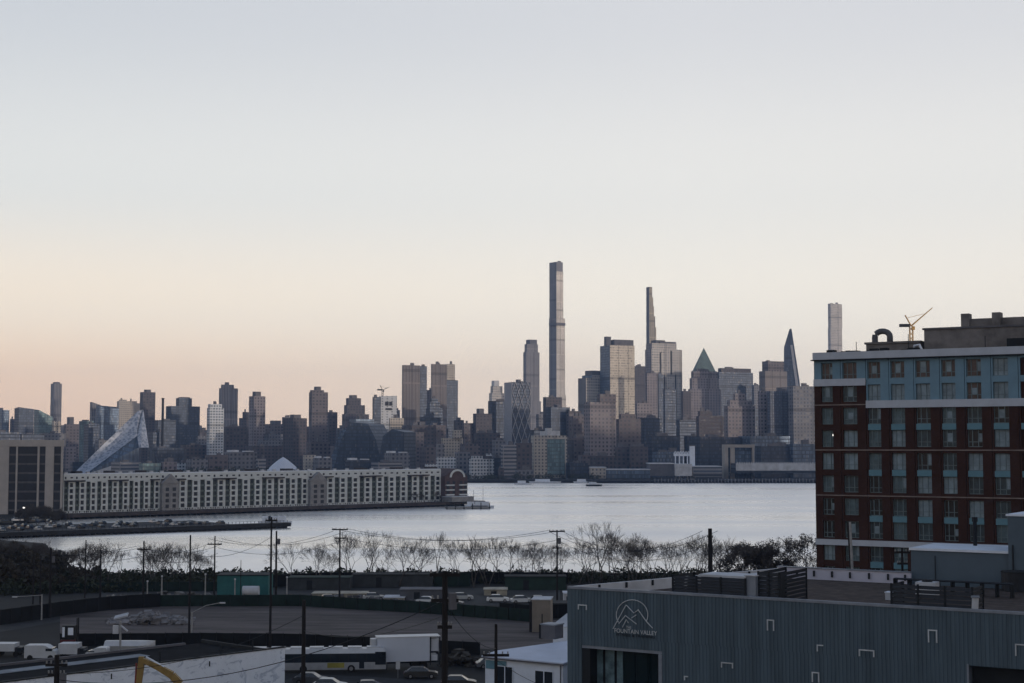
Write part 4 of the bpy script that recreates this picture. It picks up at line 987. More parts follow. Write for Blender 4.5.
# dark planting under the parking pier cars and along the shore
M_THK=mat('thicket_leaves',(.038,.031,.022),.9,scale=.5,var=.5)
def leafstuff(name,px0,px1,pyb0,pyb1,h,n,m,seed,s=.25,dep=8,z=3.0,ray=False):
    rnd=random.Random(seed); mb=MB()
    for i in range(n):
        t_=rnd.random(); px=px0+(px1-px0)*t_; g=G(px,pyb0+(pyb1-pyb0)*t_,z); k_=rnd.uniform(0,dep); g=g+Vector((g.x/g.y*k_ if ray else 0,k_,0))
        hh=h*(.72+.18*math.sin(px*.17+k_*.09)+.14*math.sin(px*.41+1+k_*.2))
        p=g+Vector((0,0,rnd.random()**1.2*max(.3,hh))); k=s*rnd.uniform(.5,1.5)
        v1=Vector((rnd.gauss(0,1),rnd.gauss(0,1),rnd.gauss(0,1))).normalized()*k; v2=Vector((rnd.gauss(0,1),rnd.gauss(0,1),rnd.gauss(0,1))).normalized()*k
        mb.face([p-v1,p+v2,p+v1,p-v2])
    return struct(mb.build(name,m),'stuff')
leafstuff('shore_scrub',60,820,585,584,2.4,22000,M_LD,5,.28,22)
leafstuff('thicket_undergrowth',-20,38,592,592,6.3,15000,M_THK,9,.42,75,ray=True)
leafstuff('thicket_edge',32,66,592,592,4.6,6000,M_THK,12,.36,60,ray=True)
leafstuff('thicket_fringe',55,100,592,589,4,5000,M_THK,10,.3,30,ray=True)
leafstuff('bank_scrub',-10,215,596,590,3.2,9000,M_LD,6,.35,25)
# ------------------------------------------------------------------ brick hotel
A=Vector((W(815,400,205).x,205)); B=Vector((W(1024,400,191).x,191)); hc=(B-A).normalized(); HANG=math.atan2(hc.y,hc.x)
hroot=thing('brick_hotel','large dark red brick hotel with blue cladding on its upper floors and white bands','hotel',(A.x,A.y,3.0),HANG)
Z0=3.0
def HU(px): return upx(px,A,hc,450)
bays=[813.5+1.5,841.5,867,890,915,941,966,992.5,1020]
us=[HU(x) for x in bays]; st=us[-1]-us[-2]
while us[-1]<46: us.append(us[-1]+st)
NB=len(us)-1; HL=us[-1]
zr=lambda py: ZY(py,205)-Z0
M_BR=brick_mat('dark_red_brick',(.085,.036,.028),(.06,.026,.021),(.055,.04,.036))
M_BLUE=mat('blue_cladding',(.15,.26,.345),.55,.0,var=.12,scale=.5)
M_TEAL=mat('teal_spandrel_panel',(.11,.235,.30),.5,var=.12,scale=.7)
M_BANDW=mat('white_band_stone',(.46,.50,.57),.7,var=.1,scale=.6)
M_JOINT=mat('dark_joint',(.015,.018,.022),.8)
M_FRM=mat('grey_green_window_frame',(.15,.20,.22),.5)
def glassm(n,c,r=.06,mt=0.0,v=.5): 
    return mat(n,c,r,mt,var=v,scale=.9,spec=.9)
PANES=[mat('dark_pane',(.010,.016,.022),.25,var=.5,scale=.9,spec=.3),mat('curtained_pane',(.085,.135,.16),.35,var=.4,scale=.9,spec=.3),mat('greenish_pane',(.035,.06,.075),.3,var=.5,scale=.9,spec=.3),mat('blind_pane',(.21,.28,.33),.4,var=.3,scale=.9,spec=.3),mat('sunset_pane',(.085,.062,.06),.3,var=.5,scale=.9,spec=.3)]
ztop=zr(353); pitch=3.05; zc0=44.15-Z0
rowz=[zc0-pitch*k for k in range(13)]
WH=2.25
MB().box(.05,.75,0,HL-.05,24,ztop-.9,top=1).build('core_wall',[M_JOINT,M_ROOF],hroot)
blueb=MB(); brickb=MB(); jt=MB(); 
rw_=random.Random(4); nwin=0
zone_split={0:1,1:1}
zband_hi=zr(384.5)  # band under the first row on the first two bays
def wallz(mbk,x0,x1,z0,z1,y0=0,y1=.74): 
    if z1-z0>.01: mbk.box(x0,y0,z0,x1,y1,z1)
rows_full=[z for z in rowz if z-WH/2>0.3]
for b in range(NB):
    u0,u1=us[b],us[b+1]; wd_=u1-u0
    if b==0: wa,wb=u0+wd_*.27,u0+wd_*.70
    elif b==1: wa,wb=u0+wd_*.08,u0+wd_*.64
    else: wa,wb=u0+wd_*.07,u0+wd_*.63
    nblue=1 if b<2 else 2
    zb_blue=rowz[nblue-1]-pitch/2
    for mbk,z0,z1 in ((blueb,zb_blue+.03,ztop-1.0),(brickb,0,zb_blue-.03)):
        wallz(mbk,u0+.035,wa,z0,z1); wallz(mbk,wb,u1-.035,z0,z1)
    # spandrels
    zs=rows_full
    prev=ztop-1.0
    for k,zc in enumerate(zs):
        top=zc+WH/2; lo=zc-WH/2
        blue=k<nblue
        if k==0 or k==nblue: 
            zlow=top
            if k==0: wallz(blueb,wa+.002,wb-.002,top,prev,.02,.72)
            else:
                wallz(blueb,wa+.002,wb-.002,zb_blue+.03,prev,.02,.72); wallz(brickb,wa+.002,wb-.002,top,zb_blue-.03,.02,.72)
        else:
            if not blue and b>=2 and (k-nblue)%2==1:
                sp_=MB().box(wa+.002,-.03,top+.005,wb-.002,.70,prev-.005).build('spandrel_panel',M_TEAL,hroot)
            else: wallz(blueb if blue else brickb,wa+.002,wb-.002,top,prev,.02,.72)
        prev=lo
        # window
        if nwin<100:
            kind_=('tall' if b>=2 else 'std')
            f=MB(); fw=.09; yd=.34
            f.box(wa+.004,yd,lo+.004,wa+fw,yd+.14,top-.004); f.box(wb-fw,yd,lo+.004,wb-.004,yd+.14,top-.004)
            f.box(wa+fw,yd,lo+.004,wb-fw,yd+.14,lo+fw); f.box(wa+fw,yd,top-fw,wb-fw,yd+.14,top-.004)
            w3=(wb-wa)
            for q in (.30,.70): f.box(wa+w3*q-.05,yd-.02,lo+fw,wa+w3*q+.05,yd+.12,top-fw)
            f.box(wa+fw,yd+.01,lo+.62,wb-fw,yd+.11,lo+.70)
            fo=f.build('window',M_FRM,hroot); nwin+=1
            if k==0: pm=PANES[rw_.choice([4,4,4,3,0])]  # top row: brown sunset reflection put into the pane colour
            elif k==1 and b>=2: pm=PANES[rw_.choice([3,3,1,4])]
            else: pm=PANES[rw_.choice([0,0,1,1,2,2,3])]
            cent=rw_.random()
            MB().box(wa+fw,yd+.06,lo+fw,wb-fw,yd+.09,top-fw).build('pane',pm,fo)
            if cent<.45:
                q0,q1=(.32,.68) if cent<.25 else (.72,.97)
                MB().box(wa+w3*q0,yd+.03,lo+.72,wa+w3*q1,yd+.055,top-.12-rw_.random()*.6).build('blind',PANES[3],fo)
        else: wallz(brickb,wa+.002,wb-.002,lo,top,.3,.7)
    wallz(blueb if 0 else brickb,wa+.002,wb-.002,0,prev,.02,.72)
    MB().box(u0-.03,.1,0,u0+.03,.74,ztop-1.0).build('expansion_joint',M_JOINT,hroot)
blueb.build('blue_cladding',M_BLUE,hroot); brickb.build('brick_wall',M_BR,hroot)
# bands
MB().box(-.1,-.5,ztop-.98,HL,.8,ztop).build('cornice',M_BANDW,hroot)
MB().box(-.35,-.65,ztop-1.12,HL,.1,ztop-.99).build('cornice_edge',M_JOINT,hroot)
z=rowz[0]-pitch/2; MB().box(-.12,-.22,z-.5,us[2]-.04,-.003,z+.45).build('white_band',M_BANDW,hroot)
z=rowz[1]-pitch/2; MB().box(us[2],-.22,z-.5,HL,-.003,z+.5).build('white_band',M_BANDW,hroot)
z=zr(541.5); MB().box(-.12,-.32,z-.38,HL,-.035,z+.38).build('white_band',M_BANDW,hroot)
for k in (1,3,5): 
    z=rowz[k]-pitch/2; xs_=0 if k!=1 else 0
    MB().box(-.03,-.07,z-.09,us[2]-.05 if k==1 else HL,-.035,z+.06).build('string_course',mat('pale_string_stone',(.22,.18,.165),.8) if k==1 else bpy.data.materials['pale_string_stone'],hroot)
# lamps seen lit in two windows
for (b,k,dx) in ((0,3,.62),(0,4,.72)):
    wd_=us[1]-us[0]; MB().box(wd_*dx,.31,rowz[k]+.35,wd_*dx+.45,.335,rowz[k]+.6).build('lit_lamp',bpy.data.materials['lit_lamp'],hroot)
# roof structures (parts of the hotel)
def HP(px,py,yy):  # local point on plane local y = yy
    a_=AX(px,py); P0=A+Vector((-hc.y,hc.x))*yy; u=(a_*P0.y-P0.x)/(hc.x-a_*hc.y); Dp=P0.y+u*hc.y; return u,ZY(py,Dp)-Z0
M_CONC=mat('mottled_concrete',(.17,.16,.16),.9,var=.35,scale=.5,bump=.2)
u0,z1=HP(924,330,7); u1=HL
MB().box(u0,7,ztop-.9,u1,20,z1).build('penthouse',M_CONC,hroot)
MB().box(u0-.2,6.8,z1+.002,u1,20.2,z1+.25).build('penthouse_parapet',M_PLANT,hroot)
u2,z2=HP(966,319,10)
b=MB(); b.box(u2,10,z1+.26,HL,19,z2)
for px in (961,992): 
    q,_=HP(px,318,9.5); b.box(q,9.4,z1+.26,q+1.1,11,z2+.7)
b.build('upper_plant_room',M_CONC,hroot)
q,_=HP(1007,340,6); MB().box(q,5.8,ztop-.88,HL,6.98,_+.2).build('louvre_bank',M_JOINT,hroot)
u3,z3=HP(866,341,8); u4,_=HP(921,341,8)
b=MB(); b.box(u3,8,ztop-.88,u4,15,z3-.5); b.box(u3-.2,7.8,z3-.48,u4,15.2,z3-.2); b.build('plant_enclosure',M_CONC,hroot)
# curved duct
pts=[]; q0,zq=HP(875,341,9); q1,_=HP(890,341,9); r=(q1-q0)/2; zc=HP(880,337,9)[1]
pts=[(q0,9,z3-.3)]+[(q0+r-r*math.cos(t),9,zc+r*.75*math.sin(t)) for t in [math.pi*i/10 for i in range(11)]]+[(q1,9,z3-.3)]
MB().tube(pts,.42,10).build('curved_duct',M_PLANT,hroot,smooth=True)
b=MB()
for i in range(26):
    q=HU(820)+rw_.random()*(HU(925)-HU(820)); h=rw_.uniform(.25,1.1); w_=rw_.uniform(.3,1.3); y=rw_.uniform(2.5,6.5)
    b.box(q,y,ztop-.88,q+w_,y+w_,ztop-.05+h*.6)
b.build('roof_vents',M_JOINT,hroot)
for px in (851,904,982): q=HU(px); MB().tube([(q,3,ztop-.88),(q,3,ztop+rw_.uniform(1.2,2.4))],.05,5).build('aerial',M_JOINT,hroot)
b=MB(); b.tube([(HU(905),4,ztop-.3),(HU(908),4,ztop+.8),(HU(913),4,ztop+.9),(HU(917),4,ztop-.2)],.18,8); b.build('white_pipe',M_WHITE,hroot)

# ------------------------------------------------------------------ grey corrugated building with the mountain emblem
GA=Vector((W(569,586,150).x,150)); zt=ZY(586,150)
p=G(1024,612,zt); GBp=Vector((p.x,p.y)); gc=(GBp-GA).normalized(); gn=Vector((-gc.y,gc.x)); GANG=math.atan2(gc.y,gc.x)
groot=thing('grey_hall','large blue-grey corrugated metal building with a mountain emblem over its glazed entrance','building',(GA.x,GA.y,3),GANG)
GH=zt-3
def GU(px,py=620): return upx(px,GA,gc,py)
def GP(px,py,yy=0):
    a_=AX(px,py); P0=GA+gn*yy; u=(a_*P0.y-P0.x)/(gc.x-a_*gc.y); Dp=P0.y+u*gc.y; return u,ZY(py,Dp)-3
M_RIB=mat('blue_grey_metal_cladding',(.085,.125,.16),.55,.2,var=.28,scale=.9,stretch=(1,1,.07))
M_COPE=mat('grey_coping',(.22,.25,.30),.5,.2)
GL=62.0
rb_=MB()
def ribs(x0,x1,z0,z1):
    pitch_=.36; n=max(1,int(round((x1-x0)/pitch_))); p_=(x1-x0)/n
    xs_=[]
    for i in range(n):
        a_=x0+i*p_
        for (f_,y_) in ((0,0),(.55,0),(.65,-.06),(.9,-.06),(1,0)): xs_.append((a_+p_*f_,y_))
    for (xa,ya),(xb,yb) in zip(xs_[:-1],xs_[1:]):
        if xb-xa>1e-5: rb_.face([(xa,ya,z0),(xb,yb,z0),(xb,yb,z1),(xa,ya,z1)])
uo0=GP(582,660)[0]; uo1,_=GP(662,655); zo=GP(620,648)[1]
ug0=GP(969,675)[0]; zg=GP(990,667)[1]
ribs(0,uo0,0,zo+.9); ribs(uo1,ug0,0,zo+.9) if zg+0>zo+.9 else ribs(uo1,ug0,0,zo+.9)
ribs(0,GL,zo+.9,GH-.25) if zg<=zo+.9 else None
if zg>zo+.9:
    ribs(0,ug0,zo+.9,GH-.25); ribs(ug0,GL,zg,GH-.25)
else: ribs(ug0,GL,zg,zo+.9)
ribs(uo0,uo1,zo,zo+.9) if zo>0 else None
rb_.build('corrugated_wall',M_RIB,groot)
MB().prism([(0,0),(9.1,32),(8.9,32),(-.2,0)][::-1],0,GH-.25,0,0).build('side_wall',M_RIB,groot)
far_u1=GP(911,573,32)[0]; ls=9.1/32
# rear wall, roof
b=MB(); b.prism([(.2,.15),(GL,.15),(GL+9,31.8),(9.2,31.8)],GH-2.2,GH-1.1,0,0); b.build('roof',mat('brown_gravel_roof',(.06,.045,.04),.95,var=.5,scale=.9,bump=.3),groot)
MB().box(uo1+.3,.3,0,ug0-.3,.5,GH-2.3).build('inner_wall',M_BLACK,groot)
MB().box(-.1,-.14,GH-.24,GL,.25,GH).build('coping',M_COPE,groot)
# parapets: membrane-faced inner sides
b=MB(); b.prism([(.1,.26),(.5,.26),(9.5,31.8),(9.1,31.8)],GH-1.09,GH-.02,0,0); b.build('side_parapet',M_PALEROOF,groot)
b=MB(); b.box(9.1,31.82,GH-2.2,far_u1,32.2,GH+.1); b.build('rear_parapet',mat('pale_parapet_membrane',(.50,.50,.60),.7,var=.08,scale=.4),groot)
b=MB(); b.box(9.0,31.7,GH+.11,far_u1,32.3,GH+.22); b.build('rear_coping',M_COPE,groot)
for px in (671,683,797,814,832,850,869,888,905):
    if px>780: q,z=GP(px,575,31.7); 
    else: continue
    MB().box(q-.08,31.55,GH-.75,q+.08,31.8,GH-.1).build('overflow_bracket',M_JOINT,groot)
for i in range(7):
    s=.1+.12*i; x=.5+9*s; y=.26+31.5*s
    MB().box(x+.02,y,GH-.6,x+.2,y+.2,GH-.05).build('overflow_bracket',M_JOINT,groot)
# glazed entrance
eg=MB(); eg.box(uo0,1.6,0,uo1,1.75,zo-.0); eg.build('entrance_wall',M_JOINT,groot)
MB().box(uo0,0.02,zo-.28,uo1,1.58,zo-.002).build('entrance_head',M_COPE,groot)
for px in (663.0,): q=uo1; MB().box(q-.35,-.08,0,q+.02,1.58,zo-.3).build('entrance_frame',M_COPE,groot)
MB().box(uo0+.001,.01,0,uo0+.9,1.58,zo-.3).build('entrance_frame',M_JOINT,groot)
M_EG=glassm('entrance_glass',(.13,.20,.23),.06)
M_EG2=glassm('dark_entrance_glass',(.008,.018,.022),.04)
for (pa,pb,mm) in ((585,591,M_EG),(593,603,M_EG),(605.5,614.5,M_EG),(617,623,M_EG),(624,635,M_EG2),(636.5,648,M_EG2),(649,660,M_EG2)):
    qa,qb=GP(pa,660,1.45)[0],GP(pb,660,1.45)[0]
    for (za,zb__) in ((0,2.6),(2.75,6.0),(6.15,zo-.35)):
        MB().box(qa,1.42,za,qb,1.5,min(zb__,zo-.3)).build('glass_panel',mm,groot)
qa,qb=GP(584,660,1.3)[0],GP(661,660,1.3)[0]
b=MB(); b.box(qa,1.3,2.62,qb,1.41,2.74); b.box(qa,1.3,6.02,qb,1.41,6.14)
b.build('transom',M_JOINT,groot)
MB().box(ug0,1.0,0,GL,1.2,zg).build('dark_loading_bay',M_JOINT,groot)
MB().box(ug0-.15,-.10,0,ug0,1.0,zg+.12).build('bay_frame',M_COPE,groot)
# pale bracket frames on the wall
M_LINE=mat('pale_metal_line',(.52,.56,.60),.5,.1)
def bracket(px,py,w_,h_,full=True):
    q,z=GP(px,py); s=.1
    b=MB(); b.box(q-w_/2,-.16,z-h_/2,q-w_/2+s,-.065,z+h_/2); b.box(q-w_/2+s,-.16,z+h_/2-s,q+w_/2-s,-.065,z+h_/2)
    if full: b.box(q+w_/2-s,-.16,z-h_/2,q+w_/2,-.065,z+h_/2)
    b.build('wall_bracket',M_LINE,groot)
for a_ in ((771,625,.7,1.0),(727.5,665,1.2,.5),(821,648,.7,.6,False),(816,677,.7,.9),(687,678,.5,.4,False),(933,636,.8,1.1),(867,653,1.4,.6),(1021,650,.9,1.0,False),(583,607,1.0,.5)): bracket(*a_)
# emblem
em=thing('dummy','x y z w','x') if False else None
uc,zc_=GP(632,620); 
def EM(zx,zy): # coordinates of the enlarged logo view
    px=605+zx/13.667; py=592+zy/13.667; u,z=GP(px,py); return (u,-.15,z)
def stroke(name,segs,r=.05,parent=groot):
    b=MB()
    for s in segs: b.tube([EM(*p) for p in s],r,5)
    return b.build(name,M_LINE,parent)
arc=[(380+215*math.cos(t),310-205*math.sin(t)) for t in [rad(-25+ i*(235/22)) for i in range(23)]]
eo=stroke('emblem',[arc,[(120,500),(290,190),(300,175)],[(300,175),(405,285),(470,240)],[(460,235),(575,400),(660,490)],[(290,320),(440,435)],[(370,355),(440,310)],[(200,430),(290,320)],[(250,480),(300,375),(330,420)]],.045)
def text(name,s,zx,zy,size,width,mm,par,depth=.03):
    cu=bpy.data.curves.new(name,'FONT'); cu.body=s; cu.size=1; cu.align_x='CENTER'; cu.extrude=.5*depth
    o=bpy.data.objects.new(name,cu); COL.objects.link(o); bpy.context.view_layer.update()
    dg=bpy.context.evaluated_depsgraph_get(); me=bpy.data.meshes.new_from_object(o.evaluated_get(dg)); bpy.data.objects.remove(o)
    xs_=[v.co.x for v in me.vertices]; w_=max(xs_)-min(xs_); ys_=[v.co.y for v in me.vertices]; h_=max(ys_)-min(ys_)
    e=EM(zx,zy)
    for v in me.vertices:
        x,y,z=v.co; v.co=(e[0]+x*width/w_,e[1]-z,e[2]+y*size/h_)
    me.materials.append(mm); o=bpy.data.objects.new(name,me); COL.objects.link(o); o.parent=par; return o
LW=(EM(720,560)[0]-EM(140,560)[0])
text('lettering','THE',335,500,.26,.55,M_LINE,eo)
text('lettering','FOUNTAIN VALLEY',425,570,.40,LW,M_LINE,eo)
text('lettering','FITNESS & TRAINING',425,615,.26,LW*.9,M_JOINT,eo)
# dark backing letters give the sign depth
# rooftop louvre screens and boxes
M_LOUV=mat('dark_louvre',(.022,.025,.032),.5,.2)
def screen(name,label,pa,pb,yt,yb,yy,dep,n=8,close=True):
    (ua,za),(ub,_)=GP(pa,yt,yy),GP(pb,yt,yy); zb_=GH-1.09
    P0=GA+gc*ua+gn*yy; t=thing(name,label,'roof screen',(P0.x,P0.y,3+zb_),GANG); w_=ub-ua; h_=za-zb_
    nb=max(2,int(w_/2.2)); pass
    for i in range(nb+1): MB().box(i*w_/nb-.08,-.02,0,i*w_/nb+.08,.14,h_+.08).build('post',M_JOINT,t)
    for i in range(2): MB().box((0,w_)[i]-.08,dep-.1,0,(0,w_)[i]+.08,dep,h_).build('post',M_JOINT,t)
    lv=MB()
    for k in range(n):
        z=(k+.15)*h_/n
        lv.face([(0,.0,z),(w_,.0,z),(w_,.10,z+h_/n*.8),(0,.10,z+h_/n*.8)])
        lv.face([(0,.02,z),(-.1,dep,z),(-.1,dep,z+h_/n*.8),(0,.02,z+h_/n*.8)]); lv.face([(w_,.02,z),(w_,dep,z),(w_,dep,z+h_/n*.8),(w_,.02,z+h_/n*.8)])
    lv.build('louvres',M_LOUV,t); return t,w_,h_
t,w_,h_=screen('louvre_screen','long dark slatted screen on the grey hall roof, nearest the emblem',672.5,745,575.5,600,2.2,5)
t2_=thing('air_handler','pale-roofed air handling unit standing behind the slatted screen nearest the emblem','air unit',(t.location.x,t.location.y,t.location.z),GANG)
MB().box(w_*.3,1.6,0,w_*1.0-.3,4.6,h_-.1).build('casing',M_PLANT,t2_); MB().box(w_*.28,1.4,h_-.09,w_-.2,4.7,h_+.12).build('lid',M_PALEROOF,t2_)
q,z=GP(745.5,576,2.4); q2,_=GP(755.5,576,2.4); P0=GA+gc*q+gn*2.4
t=thing('roof_hatch_box','pale grey upright box between the two slatted screens','box',(P0.x,P0.y,3+GH-1.09),GANG); MB().box(0,0,0,q2-q,2.6,z-GH+1.09).build('casing',M_COPE,t); MB().box(-.1,-.1,z-GH+1.1,q2-q+.1,2.7,z-GH+1.2).build('lid',M_PALEROOF,t)
screen('louvre_screen','short dark slatted screen beside the pale upright box',758,779,572,601,3.0,7)
screen('louvre_screen','low dark slatted screen before the small white roof unit, far from the emblem',891,972,584,608,2.2,3.5,7)
q,z=GP(974,590,1.6); P0=GA+gc*q+gn*1.6; t=thing('vent_pipe','pale leaning vent stub at the end of the low slatted screen','vent',(P0.x,P0.y,3+GH-1.09),GANG); MB().tube([(0,0,0),(.1,0,1.9)],.28,10).build('pipe',M_PALEROOF,t); MB().cyl((.1,0,1.9),.38,.15,12).build('cowl',M_COPE,t)
q,z=GP(885,588,14); P0=GA+gc*q+gn*14; t=thing('roof_box','small white box alone on the brown gravel roof','box',(P0.x,P0.y,3+GH-1.09),GANG); MB().box(0,0,0,1.0,1,.7).build('casing',M_PALEROOF,t); MB().box(-.05,-.05,.7,1.05,1.05,.78).build('lid',M_WHITE,t)
q,z=GP(915,576,16); P0=GA+gc*q+gn*16; t=thing('air_unit','small white roof unit behind the low slatted screen','air unit',(P0.x,P0.y,3+GH-1.09),GANG)
MB().box(0,0,.4,1.9,1.6,1.7).build('casing',M_PALEROOF,t); MB().cyl((.95,.8,1.7),.5,.2,14).build('fan',M_JOINT,t)
b=MB(); [b.box(x,y,0,x+.12,y+.12,.4) for x in (0,1.78) for y in (0,1.48)]; b.build('feet',M_JOINT,t)
# dark parapet clutter running across the far roof
q,z=GP(893,580,22); q2,_=GP(1010,584,22); P0=GA+gc*q+gn*22
t=thing('pipe_rack','dark rack of pipes and cable trays crossing the hall roof before the plain grey annex','rack',(P0.x,P0.y,3+GH-1.09),GANG)
b=MB()
for i in range(9): x=i*(q2-q)/8; b.box(x,0,0,x+.12,1.2,1.3)
b.build('support_frame',M_JOINT,t)
b=MB()
for y in (.15,.45,.8): b.tube([(0,y,1.35),(q2-q,y,1.35)],.09,6)
b.build('pipes',M_LOUV,t)
# annex volumes
M_ANX=mat('plain_grey_blue_wall',(.085,.12,.155),.6,var=.1,scale=.3)
q0,_=GP(911,560,33); q1,_=GP(1009,560,33); P0=GA+gc*q0+gn*33; zA=ZY(550,P0.y)
t=thing('annex','plain grey-blue annex block with a white coping between the hall and the brick hotel','building',(P0.x,P0.y,3),GANG)
MB().box(0,0,0,q1-q0,9,zA-3).build('wall',M_ANX,t); MB().box(-.15,-.2,zA-3,q1-q0+.1,9.1,zA-2.75).build('coping',M_WHITE,t)
MB().tube([(.6*(q1-q0)-3.6,-.15,0),(.6*(q1-q0)-3.6,-.15,zA-3.5)],.05,6).build('drainpipe',M_JOINT,t)
q2,_=GP(1008,530,32.6); P1=GA+gc*q2+gn*32.5; zB=ZY(516,P1.y)
t=thing('stair_tower','taller plain grey-blue tower block at the frame edge beside the white-coped annex','building',(P1.x,P1.y,3),GANG)
MB().box(0,0,0,14,10,zB-3).build('wall',M_ANX,t); MB().box(-.15,-.15,zB-3,14.1,10.1,zB-2.8).build('coping',M_WHITE,t)
MB().tube([(.5,-.15,12),(.5,-.15,zB-6)],.08,6).build('drainpipe',M_JOINT,t)
q,_=GP(1001,575,30); P1=GA+gc*q+gn*29; t=thing('water_tank','squat dark tank in the corner between the annex and the taller tower block','tank',(P1.x,P1.y,3+GH-1.09),GANG)
MB().cyl((1.5,1.2,0),1.5,1.9,20).build('tank_body',M_LOUV,t); MB().cyl((1.5,1.2,1.9),1.55,.12,20).build('lid',M_JOINT,t)
# flue on annex
p=W(978,545,167.5); t=thing('flue','short dark flue pipe rising from the annex roof edge','flue',(p.x,p.y+1,ZY(549,168)))
MB().tube([(0,0,-.2),(0,0,3.2)],.22,10).build('pipe',M_JOINT,t); MB().cyl((0,0,3.0),.32,.5,12).build('cap',M_JOINT,t)

# ------------------------------------------------------------------ white house with flat gable roof
D=182; e0=W(485,655.5,D); e1=W(563,659,D-6); dW=(Vector((e1.x,e1.y))-Vector((e0.x,e0.y))); Lw=dW.length; WANG=math.atan2(dW.y,dW.x)
zE=e0.z
t=thing('white_house','small white two-storey house with a pale sloping roof beside the grey hall','house',(e0.x,e0.y,3),WANG); hE=zE-3
MB().box(.02,.02,0,Lw-.02,15,hE-.12).build('wall',M_WHITE,t)
b=MB(); r0,r1=ZY(639,196)-3,0
b.face([(-.3,-.3,hE),(Lw+.25,-.3,hE),(Lw+.25,15.5,hE+.9),(6.2,15.5,hE+1.0),(-.3,3.0,hE+.25)]); b.face([(-.3,-.3,hE-.14),(Lw+.25,-.3,hE-.14),(Lw+.25,-.3,hE),(-.3,-.3,hE)])
b.face([(Lw+.25,-.3,hE-.14),(Lw+.25,15.5,hE-.14),(Lw+.25,15.5,hE+.9),(Lw+.25,-.3,hE)]); b.face([(-.3,-.3,hE-.14),(-.3,-.3,hE),(-.3,3,hE+.25),(-.3,3,hE-.14)]); b.face([(6.2,15.5,hE-.14),(-.3,3,hE-.14),(-.3,3,hE+.25),(6.2,15.5,hE+1)])
b.build('roof',mat('pale_blue_roof_coating',(.50,.55,.66),.55,var=.1,scale=.3),t)
MB().box(-.35,-.42,hE-.3,Lw+.3,-.31,hE-.13).build('gutter',M_PLANT,t)
def win(x0,x1,z0,z1,par,y=-.02):
    f=MB(); f.box(x0-.08,y-.05,z0-.08,x1+.08,y+.0,z0); f.box(x0-.08,y-.05,z1,x1+.08,y,z1+.08); f.box(x0-.08,y-.05,z0,x0,y,z1); f.box(x1,y-.05,z0,x1+.08,y,z1); m_=(x0+x1)/2; f.box(m_-.06,y-.05,z0,m_+.06,y,z1)
    o=f.build('window',M_WHITE,par); MB().box(x0,y-.02,z0,x1,y+.015,z1).build('pane',M_GLASSD,o)
Uw=lambda px:(px-485)/78*Lw
win(Uw(498),Uw(513),hE-3.2,hE-1.1,t); win(Uw(536),Uw(553),hE-3.3,hE-1.2,t)
MB().box(Uw(486),-.06,hE-1.5,Uw(495),-.01,hE-.5).build('teal_panel',M_TEAL,t); MB().box(Uw(497),-.08,hE-1.0,Uw(507),-.03,hE-.45).build('teal_panel',M_TEAL,t)
for x in (Uw(561),): MB().tube([(x,-.12,0),(x,-.12,hE-.3)],.06,6).build('drainpipe',M_PLANT,t)
tp=t
# rooftop unit
p=W(541,640,193); t=thing('roof_unit','dented grey rooftop ventilation unit on the pale roof of the white house','air unit',(p.x,p.y,zE+.65),WANG)
MB().box(0,0,0,2.1,2,1.7).build('casing',M_PLANT,t); MB().box(-.1,-.1,1.7,2.2,2.1,1.85).build('lid',M_COPE,t); MB().box(-.5,.3,-.1,-.05,1.2,1.7).build('duct',M_JOINT,t); MB().tube([(-.2,.6,1.7),(-.2,.6,3.0)],.07,6).build('flue',M_JOINT,t)
# annex shed of pale metal behind
p=W(553,640,205); t=thing('metal_shed','low pale shed roof tucked between the rooftop unit and the grey hall','shed',(p.x,p.y,3),WANG)
MB().box(0,0,0,6,8,zE-2.2).build('wall',M_WHITE,t)
b=MB(); b.face([(-.2,-.2,zE-2.2),(6.2,-.2,zE-2.2),(6.2,4,zE-.9),(-.2,4,zE-.9)]); b.face([(6.2,-.2,zE-2.2),(6.2,8.2,zE-2.2),(6.2,4,zE-.9)]); b.face([(-.2,4,zE-.9),(6.2,4,zE-.9),(6.2,8.2,zE-2.2),(-.2,8.2,zE-2.2)]); b.face([(-.2,-.2,zE-2.2),(-.2,4,zE-.9),(-.2,8.2,zE-2.2)]); b.build('roof',M_PALEROOF,t)
# beige corrugated silo-shed
p=G(532,632,3); t=thing('corrugated_shed','tall narrow beige corrugated shed standing between the green fence and the grey hall','shed',(p.x,p.y,3),-.1)
h_=ZY(600,p.y)-3; b=MB(); b.box(0,0,0,3.1,5,h_)
for i in range(12): b.box(.05+i*.26,-.06,0,.17+i*.26,-.003,h_-.1)
b.build('wall',mat('beige_corrugated_metal',(.27,.235,.20),.7,var=.15,scale=.6),t); MB().box(-.1,-.15,h_,3.2,5.1,h_+.15).build('roof',M_PALEROOF,t); MB().box(-.45,-.1,0,-.02,4.8,h_-.3).build('corner_post',M_WOOD,t)

